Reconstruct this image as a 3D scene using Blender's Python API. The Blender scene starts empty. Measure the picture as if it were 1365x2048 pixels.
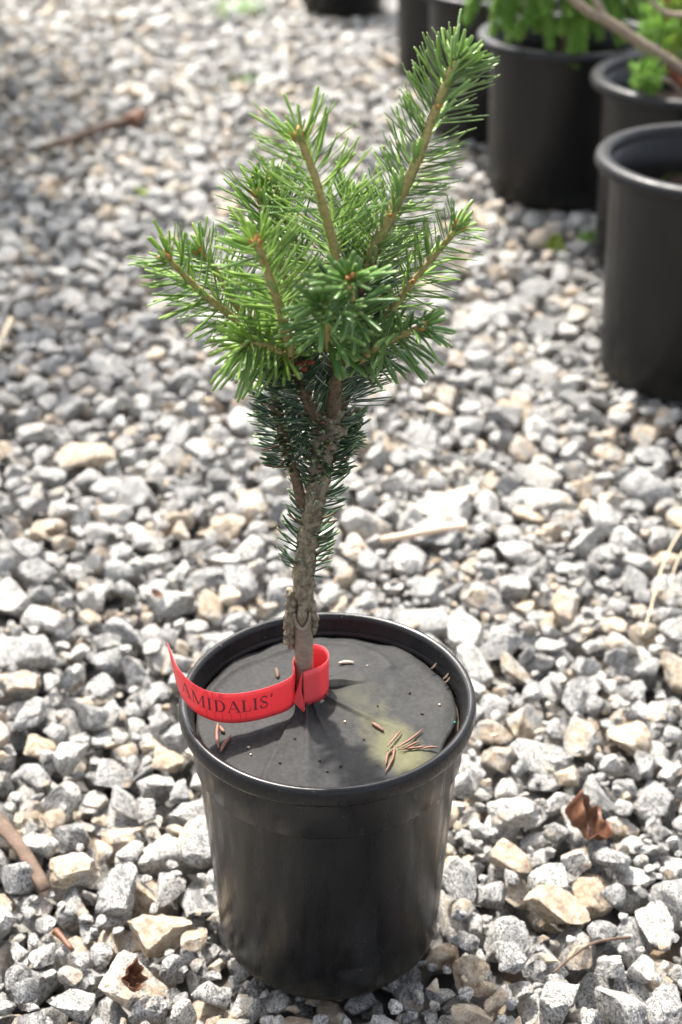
import bpy, bmesh, math, random
import numpy as np
from mathutils import Vector, Matrix, Quaternion, noise as mnoise

random.seed(7)
rng = np.random.default_rng(7)
scene = bpy.context.scene
COL = scene.collection

# ------------------------------------------------------------------ camera
CAM = Vector((0.0076, -0.678, 0.697))
PITCH = math.radians(30.5)
FPX = 3000.0                       # focal length in photograph pixels (1365 x 2048)
cam_d = bpy.data.cameras.new('camera')
cam_d.sensor_fit = 'VERTICAL'
cam_d.sensor_height = 36.0
cam_d.lens = 36.0 * FPX / 2048.0
cam_d.clip_start = 0.01
cam_d.clip_end = 500
cam_d.dof.use_dof = True
cam_d.dof.focus_distance = 0.80
cam_d.dof.aperture_fstop = 7.2
cam_d.dof.aperture_blades = 8
cam = bpy.data.objects.new('camera', cam_d)
COL.objects.link(cam)
cam.location = CAM
cam.rotation_euler = (math.pi / 2 - PITCH, 0, 0)
scene.camera = cam

# ------------------------------------------------------------------ light
SUN_EL = math.radians(57)
SUN_AZ = math.radians(-20)         # measured from +Y (away from the camera), negative = to the left
world = bpy.data.worlds.new('World')
scene.world = world
world.use_nodes = True
wn = world.node_tree.nodes
sky = wn.new('ShaderNodeTexSky')
sky.sky_type = 'NISHITA'
sky.sun_disc = False
sky.sun_elevation = SUN_EL
sky.sun_rotation = SUN_AZ
sky.air_density = 1.0
sky.dust_density = 5.0
sky.ozone_density = 1.0
wn['Background'].inputs['Strength'].default_value = 0.15
hsv = wn.new('ShaderNodeHueSaturation')      # thin high haze: a paler blue
hsv.inputs['Saturation'].default_value = 0.45
world.node_tree.links.new(sky.outputs[0], hsv.inputs['Color'])
world.node_tree.links.new(hsv.outputs[0], wn['Background'].inputs[0])
sun_d = bpy.data.lights.new('sun', 'SUN')
sun_d.energy = 3.6
sun_d.angle = math.radians(2.2)
sun_d.color = (1.0, 0.955, 0.88)
sun = bpy.data.objects.new('sun', sun_d)
COL.objects.link(sun)
sd = Vector((math.sin(SUN_AZ) * math.cos(SUN_EL), math.cos(SUN_AZ) * math.cos(SUN_EL), math.sin(SUN_EL)))
sun.rotation_euler = sd.to_track_quat('Z', 'Y').to_euler()
scene.view_settings.view_transform = 'Standard'
scene.view_settings.look = 'None'
scene.view_settings.gamma = 1.0
scene.view_settings.exposure = 1.58
scene.view_settings.use_curve_mapping = False
scene.cycles.use_denoising = True

# ------------------------------------------------------------------ helpers
FW = Vector((0, math.cos(PITCH), -math.sin(PITCH)))
UP = Vector((0, math.sin(PITCH), math.cos(PITCH)))

def ray(px, py):
    return FW + Vector((1, 0, 0)) * ((px - 682.5) / FPX) - UP * ((py - 1024) / FPX)

def at_y(px, py, y):
    d = ray(px, py)
    return CAM + d * ((y - CAM.y) / d.y)

def at_z(px, py, z):
    d = ray(px, py)
    return CAM + d * ((z - CAM.z) / d.z)

def proj(p):
    v = Vector(p) - CAM
    z = v.dot(FW)
    return 682.5 + FPX * v.x / z, 1024 - FPX * v.dot(UP) / z, z

def link(name, me, mats=None, parent=None, label=None, cat=None, group=None, kind=None, loc=None):
    o = bpy.data.objects.new(name, me)
    COL.objects.link(o)
    if me is not None and mats is not None and not me.materials:
        for m in (mats if isinstance(mats, (list, tuple)) else [mats]):
            me.materials.append(m)
    if parent is not None:
        o.parent = parent
    if loc is not None:
        o.location = loc
    for k, v in (('label', label), ('category', cat), ('group', group), ('kind', kind)):
        if v:
            o[k] = v
    return o

def mesh(name, V, F, smooth=True):
    me = bpy.data.meshes.new(name)
    me.from_pydata([tuple(v) for v in V], [], F)
    if smooth:
        me.polygons.foreach_set('use_smooth', [True] * len(me.polygons))
    me.update()
    return me

def empty(name, loc, label, cat, group=None):
    o = link(name, None, label=label, cat=cat, group=group, loc=loc)
    o.empty_display_size = 0.02
    return o

def catmull(P, n):
    P = [Vector(p) for p in P]
    out = []
    m = len(P) - 1
    for i in range(n + 1):
        t = i / n * m
        k = min(int(t), m - 1)
        f = t - k
        p0, p1, p2, p3 = P[max(k - 1, 0)], P[k], P[k + 1], P[min(k + 2, m)]
        out.append(0.5 * ((2 * p1) + (p2 - p0) * f + (2 * p0 - 5 * p1 + 4 * p2 - p3) * f * f + (3 * p1 - p0 - 3 * p2 + p3) * f ** 3))
    return out

def lerp_list(L, t):
    x = t * (len(L) - 1)
    k = min(int(x), len(L) - 2)
    return L[k] + (L[k + 1] - L[k]) * (x - k)

def tube(P, R, segs=10, rough=0.0, freq=200.0, cap=True):
    """verts, faces of a tube through P with radii R; rough = relative bark relief"""
    V, F = [], []
    n = len(P)
    ref = Vector((0.3, 1, 0.1)).normalized()
    for i in range(n):
        t = (P[min(i + 1, n - 1)] - P[max(i - 1, 0)]).normalized()
        a = t.cross(ref).normalized()
        b = t.cross(a).normalized()
        for s in range(segs):
            an = 2 * math.pi * s / segs
            d = a * math.cos(an) + b * math.sin(an)
            r = R[i]
            if rough:
                q = (P[i] + d * r) * freq
                r *= 1 + rough * mnoise.fractal(q, 0.7, 2.0, 4)
            V.append(P[i] + d * r)
    for i in range(n - 1):
        for s in range(segs):
            s2 = (s + 1) % segs
            F.append((i * segs + s, i * segs + s2, (i + 1) * segs + s2, (i + 1) * segs + s))
    if cap:
        F.append(tuple(range(segs))[::-1])
        F.append(tuple((n - 1) * segs + s for s in range(segs)))
    return V, F

def lathe(prof, segs=96, wob=0.0):
    V, F = [], []
    n = len(prof)
    for s in range(segs):
        an = 2 * math.pi * s / segs
        w = 1 + wob * math.sin(2 * an + 0.6)
        for r, z in prof:
            V.append((r * w * math.cos(an), r * w * math.sin(an), z))
    for s in range(segs):
        s2 = (s + 1) % segs
        for k in range(n - 1):
            F.append((s * n + k, s2 * n + k, s2 * n + k + 1, s * n + k + 1))
    return V, F

# ------------------------------------------------------------------ materials
class NT:
    def __init__(self, name):
        self.m = bpy.data.materials.new(name)
        self.m.use_nodes = True
        self.t = self.m.node_tree
        self.p = self.t.nodes['Principled BSDF']
        self.out = self.t.nodes['Material Output']
    def n(self, typ, ins=None, **props):
        nd = self.t.nodes.new(typ)
        for k, v in props.items():
            setattr(nd, k, v)
        for k, v in (ins or {}).items():
            self.set(nd.inputs[k], v)
        return nd
    def set(self, sock, v):
        if isinstance(v, bpy.types.NodeSocket):
            self.t.links.new(v, sock)
        else:
            sock.default_value = v
    def noise(self, vec, scale, detail=3, rough=0.5, dist=0.0):
        ins = {'Scale': scale, 'Detail': detail, 'Roughness': rough, 'Distortion': dist}
        if vec is not None:
            ins['Vector'] = vec
        return self.n('ShaderNodeTexNoise', ins).outputs['Fac']
    def ramp(self, fac, stops, interp='LINEAR'):
        r = self.n('ShaderNodeValToRGB', {'Fac': fac})
        r.color_ramp.interpolation = interp
        e = r.color_ramp.elements
        while len(e) < len(stops):
            e.new(0.5)
        for el, (pos, c) in zip(e, stops):
            el.position = pos
            el.color = (c, c, c, 1) if isinstance(c, (int, float)) else (*c, 1)
        return r.outputs['Color']
    def mix(self, fac, a, b, blend='MIX'):
        nd = self.n('ShaderNodeMix', data_type='RGBA', blend_type=blend)
        self.set(nd.inputs[0], fac)
        for i, v in ((6, a), (7, b)):
            self.set(nd.inputs[i], (*v, 1) if isinstance(v, tuple) and len(v) == 3 else v)
        return nd.outputs[2]
    def math(self, op, a, b=0.0, clamp=False):
        nd = self.n('ShaderNodeMath', operation=op, use_clamp=clamp)
        self.set(nd.inputs[0], a)
        self.set(nd.inputs[1], b)
        return nd.outputs[0]
    def bump(self, h, strength=0.5, dist=0.001, normal=None):
        ins = {'Height': h, 'Strength': strength, 'Distance': dist}
        if normal is not None:
            ins['Normal'] = normal
        return self.n('ShaderNodeBump', ins).outputs[0]
    def base(self, **kw):
        for k, v in kw.items():
            k = k.replace('_', ' ')
            self.set(self.p.inputs[k], (*v, 1) if isinstance(v, tuple) and len(v) == 3 else v)

def mat_stone(name, per_object):
    t = NT(name)
    typ = 'OBJECT' if per_object else 'GEOMETRY'
    tone = t.n('ShaderNodeAttribute', attribute_name='tone', attribute_type=typ).outputs['Fac']
    stain = t.n('ShaderNodeAttribute', attribute_name='stain', attribute_type=typ).outputs['Fac']
    pos = t.n('ShaderNodeNewGeometry').outputs['Position']
    wn_ = t.n('ShaderNodeTexWhiteNoise', {'W': t.math('MULTIPLY', tone, 917.3)}, noise_dimensions='1D')
    rot = t.n('ShaderNodeVectorMath', {0: wn_.outputs['Color'], 1: (6.28, 6.28, 6.28)}, operation='MULTIPLY').outputs[0]
    mp = t.n('ShaderNodeMapping', {'Vector': pos, 'Location': rot, 'Rotation': rot}).outputs[0]
    st = t.n('ShaderNodeMapping', {'Vector': mp, 'Scale': (1, 1, 2.6)}).outputs[0]
    base = t.ramp(tone, [(0, (0.13, 0.128, 0.125)), (0.2, (0.25, 0.246, 0.238)), (0.6, (0.40, 0.392, 0.372)), (0.85, (0.54, 0.52, 0.475)), (1, (0.70, 0.67, 0.61))])
    n_big = t.noise(st, 75, 5, 0.62, 0.6)
    n_mid = t.noise(st, 260, 5, 0.7, 0.3)
    n_fin = t.noise(mp, 900, 3, 0.65)
    c = t.mix(t.ramp(n_big, [(0.38, 0.0), (0.62, 0.75)]), base, t.mix(0.55, base, (0.78, 0.76, 0.72)))
    dk = t.mix(0.75, base, (0.05, 0.05, 0.05), 'MIX')
    c = t.mix(t.ramp(n_mid, [(0.40, 1.0), (0.50, 0.0)]), c, dk)
    c = t.mix(t.ramp(t.noise(st, 34, 4, 0.6, 0.9), [(0.36, 0.7), (0.46, 0.0)]), c, dk)
    c = t.mix(t.ramp(n_fin, [(0.39, 0.95), (0.46, 0.0)]), c, (0.05, 0.05, 0.05))
    c = t.mix(t.ramp(n_fin, [(0.60, 0.0), (0.70, 0.6)]), c, (0.80, 0.79, 0.75))
    # iron staining: patches of tan to rust, more on some stones
    ns = t.noise(mp, 48, 4, 0.6, 0.8)
    thr = t.math('SUBTRACT', t.math('ADD', ns, t.math('MULTIPLY', stain, 0.40)), 0.70)
    sf = t.math('MULTIPLY', thr, 7.0, True)
    sc = t.ramp(t.noise(mp, 190, 4, 0.6), [(0.3, (0.25, 0.145, 0.08)), (0.46, (0.47, 0.35, 0.225)), (0.66, (0.65, 0.56, 0.43))])
    c = t.mix(t.math('MULTIPLY', sf, 0.78), c, sc)
    h = t.math('ADD', t.math('MULTIPLY', n_mid, 0.9), t.math('MULTIPLY', n_fin, 0.45))
    t.base(Base_Color=c, Roughness=t.ramp(n_fin, [(0.3, 0.42), (0.7, 0.8)]), Specular_IOR_Level=0.4,
           Normal=t.bump(h, 1.0, 0.0032))
    return t.m

def mat_ground():
    t = NT('ground_grit')
    pos = t.n('ShaderNodeNewGeometry').outputs['Position']
    v = t.n('ShaderNodeTexVoronoi', {'Vector': pos, 'Scale': 42.0, 'Randomness': 1.0}, feature='F1')
    d = v.outputs['Distance']
    cellc = t.n('ShaderNodeSeparateColor', {0: v.outputs['Color']}).outputs[0]
    c = t.ramp(cellc, [(0, (0.07, 0.069, 0.067)), (0.5, (0.16, 0.155, 0.147)), (0.85, (0.27, 0.26, 0.24)), (1, (0.24, 0.175, 0.115))])
    c = t.mix(t.ramp(d, [(0.45, 0.0), (0.75, 0.9)]), c, (0.03, 0.027, 0.023))
    c = t.mix(t.ramp(t.noise(pos, 500, 3), [(0.35, 0.6), (0.5, 0)]), c, (0.06, 0.055, 0.05))
    t.base(Base_Color=c, Roughness=0.9, Normal=t.bump(d, 1.0, -0.012))
    return t.m

def mat_plastic(name, dusty=0.5, col=0.013, rough=0.36):
    t = NT(name)
    oc = t.n('ShaderNodeTexCoord').outputs['Object']
    streak = t.n('ShaderNodeMapping', {'Vector': oc, 'Scale': (1, 1, 0.06)}).outputs[0]
    s1 = t.noise(streak, 130, 4, 0.6)
    n1 = t.noise(oc, 26, 5, 0.65)
    spk = t.noise(oc, 620, 2, 0.5)
    fac = t.math('MULTIPLY', t.ramp(n1, [(0.42, 0.0), (0.72, 1.0)]), dusty)
    c = t.mix(t.math('MULTIPLY', fac, 0.10), (col, col, col * 1.15), (0.11, 0.105, 0.095))
    c = t.mix(t.ramp(spk, [(0.735, 0.0), (0.76, 0.5 * dusty)]), c, (0.32, 0.29, 0.25))
    oz = t.n('ShaderNodeSeparateXYZ', {0: oc}).outputs[2]
    dz = t.math('ADD', oz, t.math('MULTIPLY', t.math('SUBTRACT', t.noise(oc, 45, 5, 0.7), 0.5), 0.05))
    c = t.mix(t.ramp(dz, [(0.006, 0.42 * dusty), (0.03, 0.0)]), c, (0.105, 0.095, 0.06))
    scr = t.noise(t.n('ShaderNodeMapping', {'Vector': oc, 'Scale': (1, 1, 7), 'Rotation': (0.35, 0.2, 0)}).outputs[0], 210, 2, 0.5)
    c = t.mix(t.ramp(scr, [(0.70, 0.0), (0.73, 0.35 * dusty)]), c, (0.16, 0.16, 0.16))
    r = t.ramp(t.math('ADD', t.math('MULTIPLY', s1, 0.95), t.math('MULTIPLY', n1, 0.12)), [(0.35, rough - 0.08), (0.75, rough + 0.16)])
    t.base(Base_Color=c, Roughness=r, Specular_IOR_Level=0.31, Normal=t.bump(t.math('ADD', s1, t.math('MULTIPLY', spk, 0.25)), 0.07, 0.0010))
    return t.m

def mat_mat():
    t = NT('weed_mat_fabric')
    oc = t.n('ShaderNodeNewGeometry').outputs['Position']
    n1 = t.noise(oc, 55, 5, 0.6)
    n2 = t.noise(oc, 330, 6, 0.75)
    c = t.mix(t.ramp(n1, [(0.35, 0), (0.7, 1)]), (0.008, 0.008, 0.0083), (0.017, 0.017, 0.0167))
    c = t.mix(t.ramp(n2, [(0.42, 0), (0.72, 0.8)]), c, (0.034, 0.0335, 0.0325))
    # algae film, a crescent patch with its own shape
    q = at_z(798, 1496, 0.1675)
    dv = t.n('ShaderNodeVectorMath', {0: oc, 1: tuple(q)}, operation='SUBTRACT').outputs[0]
    p1, p2 = at_z(748, 1425, 0.1675), at_z(850, 1560, 0.1675)
    aan = math.atan2(p2.y - p1.y, p2.x - p1.x)
    ds = t.n('ShaderNodeMapping', {'Vector': dv, 'Rotation': (0, 0, aan), 'Scale': (0.046, 0.0175, 1000)}, vector_type='TEXTURE').outputs[0]
    ln = t.n('ShaderNodeVectorMath', {0: ds}, operation='LENGTH').outputs['Value']
    a = t.math('ADD', ln, t.math('MULTIPLY', t.math('SUBTRACT', t.noise(oc, 60, 4, 0.6), 0.5), 1.3))
    af = t.ramp(a, [(0.3, 0.9), (1.1, 0.0)])
    c = t.mix(af, c, t.mix(t.noise(oc, 160, 3), (0.06, 0.06, 0.024), (0.14, 0.132, 0.066)))
    q2 = at_z(712, 1392, 0.1675)
    ln2 = t.n('ShaderNodeVectorMath', {0: oc, 1: tuple(q2)}, operation='DISTANCE').outputs['Value']
    a2 = t.math('ADD', ln2, t.math('MULTIPLY', t.math('SUBTRACT', t.noise(oc, 90, 4, 0.6), 0.5), 0.03))
    c = t.mix(t.ramp(a2, [(0.004, 0.5), (0.018, 0.0)]), c, (0.05, 0.05, 0.028))
    t.base(Base_Color=c, Roughness=0.75, Specular_IOR_Level=0.3, Normal=t.bump(t.math('ADD', n2, n1), 0.25, 0.0008))
    return t.m

def mat_simple(name, c1, c2, scale=60, rough=0.6, bump=0.3, spec=0.4, trans=0.0, stretch=(1, 1, 1)):
    t = NT(name)
    oc = t.n('ShaderNodeNewGeometry').outputs['Position']
    if stretch != (1, 1, 1):
        oc = t.n('ShaderNodeMapping', {'Vector': oc, 'Scale': stretch}).outputs[0]
    n = t.noise(oc, scale, 5, 0.65)
    c = t.mix(t.ramp(n, [(0.3, 0), (0.7, 1)]), c1, c2)
    t.base(Base_Color=c, Roughness=rough, Specular_IOR_Level=spec, Normal=t.bump(n, bump, 0.001))
    if trans:
        tr = t.n('ShaderNodeBsdfTranslucent', {'Color': c})
        mx = t.n('ShaderNodeMixShader', {0: trans, 1: t.p.outputs[0], 2: tr.outputs[0]})
        t.t.links.new(mx.outputs[0], t.out.inputs[0])
    return t.m

def mat_needle(name, c1, c2, band=0.0, rough=0.33, trans=0.25, edge=0.35):
    t = NT(name)
    rn = t.n('ShaderNodeAttribute', attribute_name='rnd').outputs['Fac']
    uv = t.n('ShaderNodeUVMap', uv_map='uv').outputs[0]
    sp = t.n('ShaderNodeSeparateXYZ', {0: uv})
    u = t.math('ABSOLUTE', t.math('SUBTRACT', sp.outputs[0], 0.5))
    c = t.mix(rn, c1, c2)
    # paler margin and yellower tip
    c = t.mix(t.ramp(u, [(0.36, 0.0), (0.5, edge)]), c, (0.34, 0.46, 0.12))
    c = t.mix(t.ramp(sp.outputs[1], [(0.86, 0.0), (1.0, 0.5)]), c, (0.30, 0.38, 0.12))
    c = t.mix(t.ramp(sp.outputs[1], [(0.0, 0.5), (0.14, 0.0)]), c, (0.30, 0.36, 0.13))
    if band:
        b = t.ramp(u, [(0.10, 0.0), (0.14, band), (0.30, band), (0.34, 0.0)])
        c = t.mix(b, c, (0.50, 0.56, 0.50))
    t.base(Base_Color=c, Roughness=rough, Specular_IOR_Level=0.55)
    tr = t.n('ShaderNodeBsdfTranslucent', {'Color': c})
    mx = t.n('ShaderNodeMixShader', {0: trans, 1: t.p.outputs[0], 2: tr.outputs[0]})
    t.t.links.new(mx.outputs[0], t.out.inputs[0])
    return t.m

M = {}
M['stone'] = mat_stone('granite_stone', True)
M['gravel'] = mat_stone('granite_gravel', False)
M['ground'] = mat_ground()
M['pot'] = mat_plastic('black_pot_plastic', 0.6, 0.005, 0.27)
M['pot2'] = mat_plastic('matt_black_pot_plastic', 0.3, 0.005, 0.40)
M['mat'] = mat_mat()
M['soil'] = mat_simple('potting_soil', (0.016, 0.010, 0.007), (0.07, 0.045, 0.028), 240, 0.95, 1.0)
M['bark'] = mat_simple('rough_grey_bark', (0.040, 0.032, 0.020), (0.30, 0.25, 0.17), 330, 0.85, 0.9)
M['bark_smooth'] = mat_simple('smooth_rootstock_bark', (0.16, 0.125, 0.09), (0.26, 0.215, 0.16), 220, 0.7, 0.4, stretch=(1, 1, 3))
M['bark_dark'] = mat_simple('dark_twig_bark', (0.045, 0.030, 0.018), (0.16, 0.11, 0.065), 380, 0.85, 0.9)
M['twig'] = mat_simple('young_twig_bark', (0.20, 0.165, 0.055), (0.40, 0.33, 0.13), 420, 0.7, 0.7)
M['bud'] = mat_simple('resinous_bud', (0.30, 0.12, 0.035), (0.55, 0.28, 0.10), 600, 0.4, 0.5)
M['scale'] = mat_simple('rusty_bud_scales', (0.10, 0.022, 0.01), (0.24, 0.06, 0.025), 600, 0.7, 0.8)
M['nd_up'] = mat_needle('needle_upper', (0.10, 0.24, 0.035), (0.30, 0.46, 0.075), 0, 0.28, 0.42, 0.75)
M['nd_lo'] = mat_needle('needle_underside', (0.12, 0.26, 0.055), (0.26, 0.41, 0.09), 0.5, 0.32, 0.42, 0.75)
M['nm_up'] = mat_needle('mid_needle_upper', (0.045, 0.135, 0.025), (0.12, 0.25, 0.045), 0, 0.30, 0.28, 0.55)  # darker green of the front tuft and the low front shoots
M['nm_lo'] = mat_needle('mid_needle_underside', (0.05, 0.13, 0.035), (0.10, 0.21, 0.06), 0.5, 0.34, 0.22, 0.4)
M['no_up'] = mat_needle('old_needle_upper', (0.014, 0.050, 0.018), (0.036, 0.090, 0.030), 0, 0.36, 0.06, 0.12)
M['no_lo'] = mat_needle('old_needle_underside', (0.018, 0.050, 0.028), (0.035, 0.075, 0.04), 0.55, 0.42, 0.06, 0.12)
M['dead'] = mat_simple('dead_needle', (0.12, 0.05, 0.032), (0.24, 0.115, 0.075), 200, 0.6, 0.3)
M['tag'] = None
M['ink'] = mat_simple('dark_ink', (0.10, 0.028, 0.034), (0.19, 0.042, 0.05), 300, 0.6, 0.0)
M['ink_faint'] = mat_simple('faint_ink', (0.64, 0.050, 0.060), (0.70, 0.065, 0.075), 600, 0.55, 0.0)
M['wood'] = mat_simple('weathered_wood', (0.065, 0.040, 0.027), (0.135, 0.088, 0.060), 180, 0.8, 0.6, stretch=(1, 1, 0.4))
M['pale_wood'] = mat_simple('bleached_wood', (0.45, 0.33, 0.23), (0.62, 0.50, 0.38), 160, 0.8, 0.4)
M['straw'] = mat_simple('dry_straw', (0.42, 0.34, 0.22), (0.60, 0.52, 0.38), 200, 0.6, 0.2)
M['leaf_brown'] = mat_simple('dead_leaf', (0.085, 0.030, 0.014), (0.22, 0.10, 0.05), 120, 0.5, 0.4, trans=0.2)
M['leaf_green'] = mat_simple('fallen_green_leaf', (0.16, 0.26, 0.03), (0.36, 0.42, 0.07), 120, 0.45, 0.2, trans=0.3)
M['grass'] = mat_simple('grass_blade', (0.07, 0.19, 0.02), (0.16, 0.33, 0.05), 60, 0.5, 0.1, trans=0.3)
M['sprig_dark'] = mat_simple('dark_conifer_green', (0.02, 0.06, 0.012), (0.06, 0.13, 0.028), 22, 0.5, 0.1, trans=0.2)  # older inner needles; the crown's dark interior is put into their colour
M['sprig'] = mat_simple('soft_conifer_green', (0.10, 0.24, 0.03), (0.27, 0.45, 0.085), 22, 0.5, 0.1, trans=0.35)
M['sprig2'] = mat_simple('yellow_conifer_green', (0.10, 0.20, 0.02), (0.26, 0.36, 0.06), 22, 0.5, 0.1, trans=0.35)
M['stem'] = mat_simple('grey_brown_stem', (0.16, 0.12, 0.085), (0.33, 0.26, 0.19), 160, 0.8, 0.5)
M['stem_red'] = mat_simple('red_brown_stem', (0.20, 0.06, 0.03), (0.34, 0.13, 0.07), 160, 0.7, 0.4)
M['prill'] = mat_simple('green_fertiliser', (0.0, 0.07, 0.04), (0.005, 0.11, 0.06), 100, 0.35, 0.0)
tt = NT('red_tag_plastic')
tn = tt.noise(tt.n('ShaderNodeNewGeometry').outputs['Position'], 900, 3)
tt.base(Base_Color=tt.mix(tn, (0.76, 0.080, 0.092), (0.82, 0.105, 0.115)), Roughness=0.38, Specular_IOR_Level=0.5, Normal=tt.bump(tn, 0.06, 0.0004))
ttr = tt.n('ShaderNodeBsdfTranslucent', {'Color': (0.78, 0.10, 0.11, 1)})
tmx = tt.n('ShaderNodeMixShader', {0: 0.34, 1: tt.p.outputs[0], 2: ttr.outputs[0]})
tt.t.links.new(tmx.outputs[0], tt.out.inputs[0])
M['tag'] = tt.m

# ------------------------------------------------------------------ ground sheet and gravel
BASE_Z = -0.036
gv = [(-150, -150, BASE_Z), (150, -150, BASE_Z), (150, 150, BASE_Z), (-150, 150, BASE_Z)]
ground = link('ground', mesh('ground', gv, [(0, 1, 2, 3)], False), M['ground'], kind='structure',
              label='gravel yard of loose grey, white and tan crushed granite', cat='ground')

# pots: (x, y, base radius that stones must keep clear of, base height)
POTS = {
    'main': (0.0, 0.0, 0.0675, -0.007),
    'E': (0.392, 0.822, 0.101, 0.0), 'F': (0.432, 1.142, 0.101, 0.0), 'D': (0.322, 1.432, 0.104, 0.0),
    'C': (0.252, 1.742, 0.101, 0.0), 'B': (0.212, 2.092, 0.101, 0.0), 'A': (0.012, 2.62, 0.085, 0.0),
    'G': (-0.612, 1.50, 0.101, 0.0), 'H': (-0.80, 2.46, 0.101, 0.0), 'I': (-0.74, 1.98, 0.101, 0.0), 'J': (0.53, 1.62, 0.101, 0.0),
}

def icosphere(sub):
    bm = bmesh.new()
    bmesh.ops.create_icosphere(bm, subdivisions=sub, radius=1.0)
    V = np.array([v.co[:] for v in bm.verts])
    F = np.array([[v.index for v in f.verts] for f in bm.faces])
    bm.free()
    return V, F

ICO = {s: icosphere(s) for s in (2, 3, 4)}
NVAR = 36

def rock_params():
    k = rng.integers(7, 12)
    nr = rng.normal(size=(k, 3))
    nr /= np.linalg.norm(nr, axis=1)[:, None]
    ds = rng.uniform(0.36, 0.70, k)
    sc = np.array([1.0, rng.uniform(0.62, 0.95), rng.uniform(0.45, 0.8)])
    off = rng.uniform(0, 100, 3)
    return nr, ds, sc, off, rng.uniform(0.05, 0.13)

def rock(par, sub):
    nr, ds, sc, off, amp = par
    V = ICO[sub][0].copy()
    F = ICO[sub][1]
    for a, d in zip(nr, ds):
        ex = V @ a - d
        V -= np.where(ex > 0, ex, 0)[:, None] * a[None] * 0.97
    if sub >= 3:                      # wear the edges a little
        nb = [set() for _ in V]
        for a, b, c in F:
            nb[a] |= {b, c}; nb[b] |= {a, c}; nb[c] |= {a, b}
        for _ in range(1):
            w_ = 0.1 if sub == 3 else 0.3
            V = V * (1 - w_) + w_ * np.array([V[list(s)].mean(0) for s in nb])
    for i in range(len(V)):
        p = Vector(V[i] * 2.2 + off)
        V[i] *= 1 + amp * mnoise.fractal(p, 0.75, 2.1, 5 if sub > 2 else 2)
        if sub > 2:
            V[i] *= 1 - 0.05 * abs(mnoise.noise(p * 3.1)) ** 0.5
    V *= sc
    ext = V.max(0) - V.min(0)
    V -= (V.max(0) + V.min(0)) / 2
    return V / ext[0] , F                # longest axis about 1

PAR = [rock_params() for _ in range(NVAR)]
ROCK = {s: [rock(p, s) for p in PAR] for s in (2, 3, 4)}

# footprint templates: variant x orientation x size, with top and bottom height maps
CELL = 0.0026
NT_ = 420                         # ordinary stones; then small chips for the gaps
NCH = 60
TPL = []
for i in range(NT_ + NCH):
    k = i % NVAR
    size = float(np.clip(rng.lognormal(math.log(0.0225), 0.38), 0.010, 0.052))
    if i >= NT_:
        size = float(rng.uniform(0.0055, 0.012))
    tilt = Quaternion(Vector(rng.normal(size=3)).normalized(), rng.normal() * 0.45)
    q = tilt @ Quaternion((0, 0, 1), rng.uniform(0, 6.283))
    R = np.array(q.to_matrix())
    V = (ROCK[3][k][0] * size) @ R.T
    h = int(math.ceil(np.abs(V[:, :2]).max() / CELL)) + 1
    n = 2 * h + 1
    top = np.full((n, n), -1e3); bot = np.full((n, n), 1e3)
    F = ROCK[3][k][1]
    # sample vertices, edge midpoints and face centres
    P = np.concatenate([V, V[F].mean(1), (V[F[:, 0]] + V[F[:, 1]]) / 2])
    ix = np.round(P[:, 0] / CELL).astype(int) + h
    iy = np.round(P[:, 1] / CELL).astype(int) + h
    np.maximum.at(top, (iy, ix), P[:, 2])
    np.minimum.at(bot, (iy, ix), P[:, 2])
    ok = top > -1
    TPL.append((k, size, q, h, np.where(ok, top, -1e3), np.where(ok, bot, 1e3), ok, V[:, 2].max()))

X0, X1, Y0, Y1 = -1.35, 1.35, -0.36, 3.15
NX, NY = int((X1 - X0) / CELL), int((Y1 - Y0) / CELL)
H = np.full((NY, NX), BASE_Z)
yy = Y0 + (np.arange(NY) + 0.5) * CELL
xx = X0 + (np.arange(NX) + 0.5) * CELL
half = np.clip(0.30 * (yy - CAM.y) + 0.34, 0.1, 1.32)
OB = np.full((NY, NX), 10.0)             # ceiling under the pots
for x, y, r, bz in POTS.values():
    m = (xx[None] - x) ** 2 + (yy[:, None] - y) ** 2 < (r + 0.002) ** 2
    OB[m] = np.minimum(OB[m], bz - 0.0005)

def settle(stone, cx, cy):
    k, size, q, h, top, bot, ok, tmax = TPL[stone]
    sl = (slice(cy - h, cy + h + 1), slice(cx - h, cx + h + 1))
    z = (H[sl] - bot).max()
    if ((z + top) > OB[sl]).any():
        return None
    return z

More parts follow.
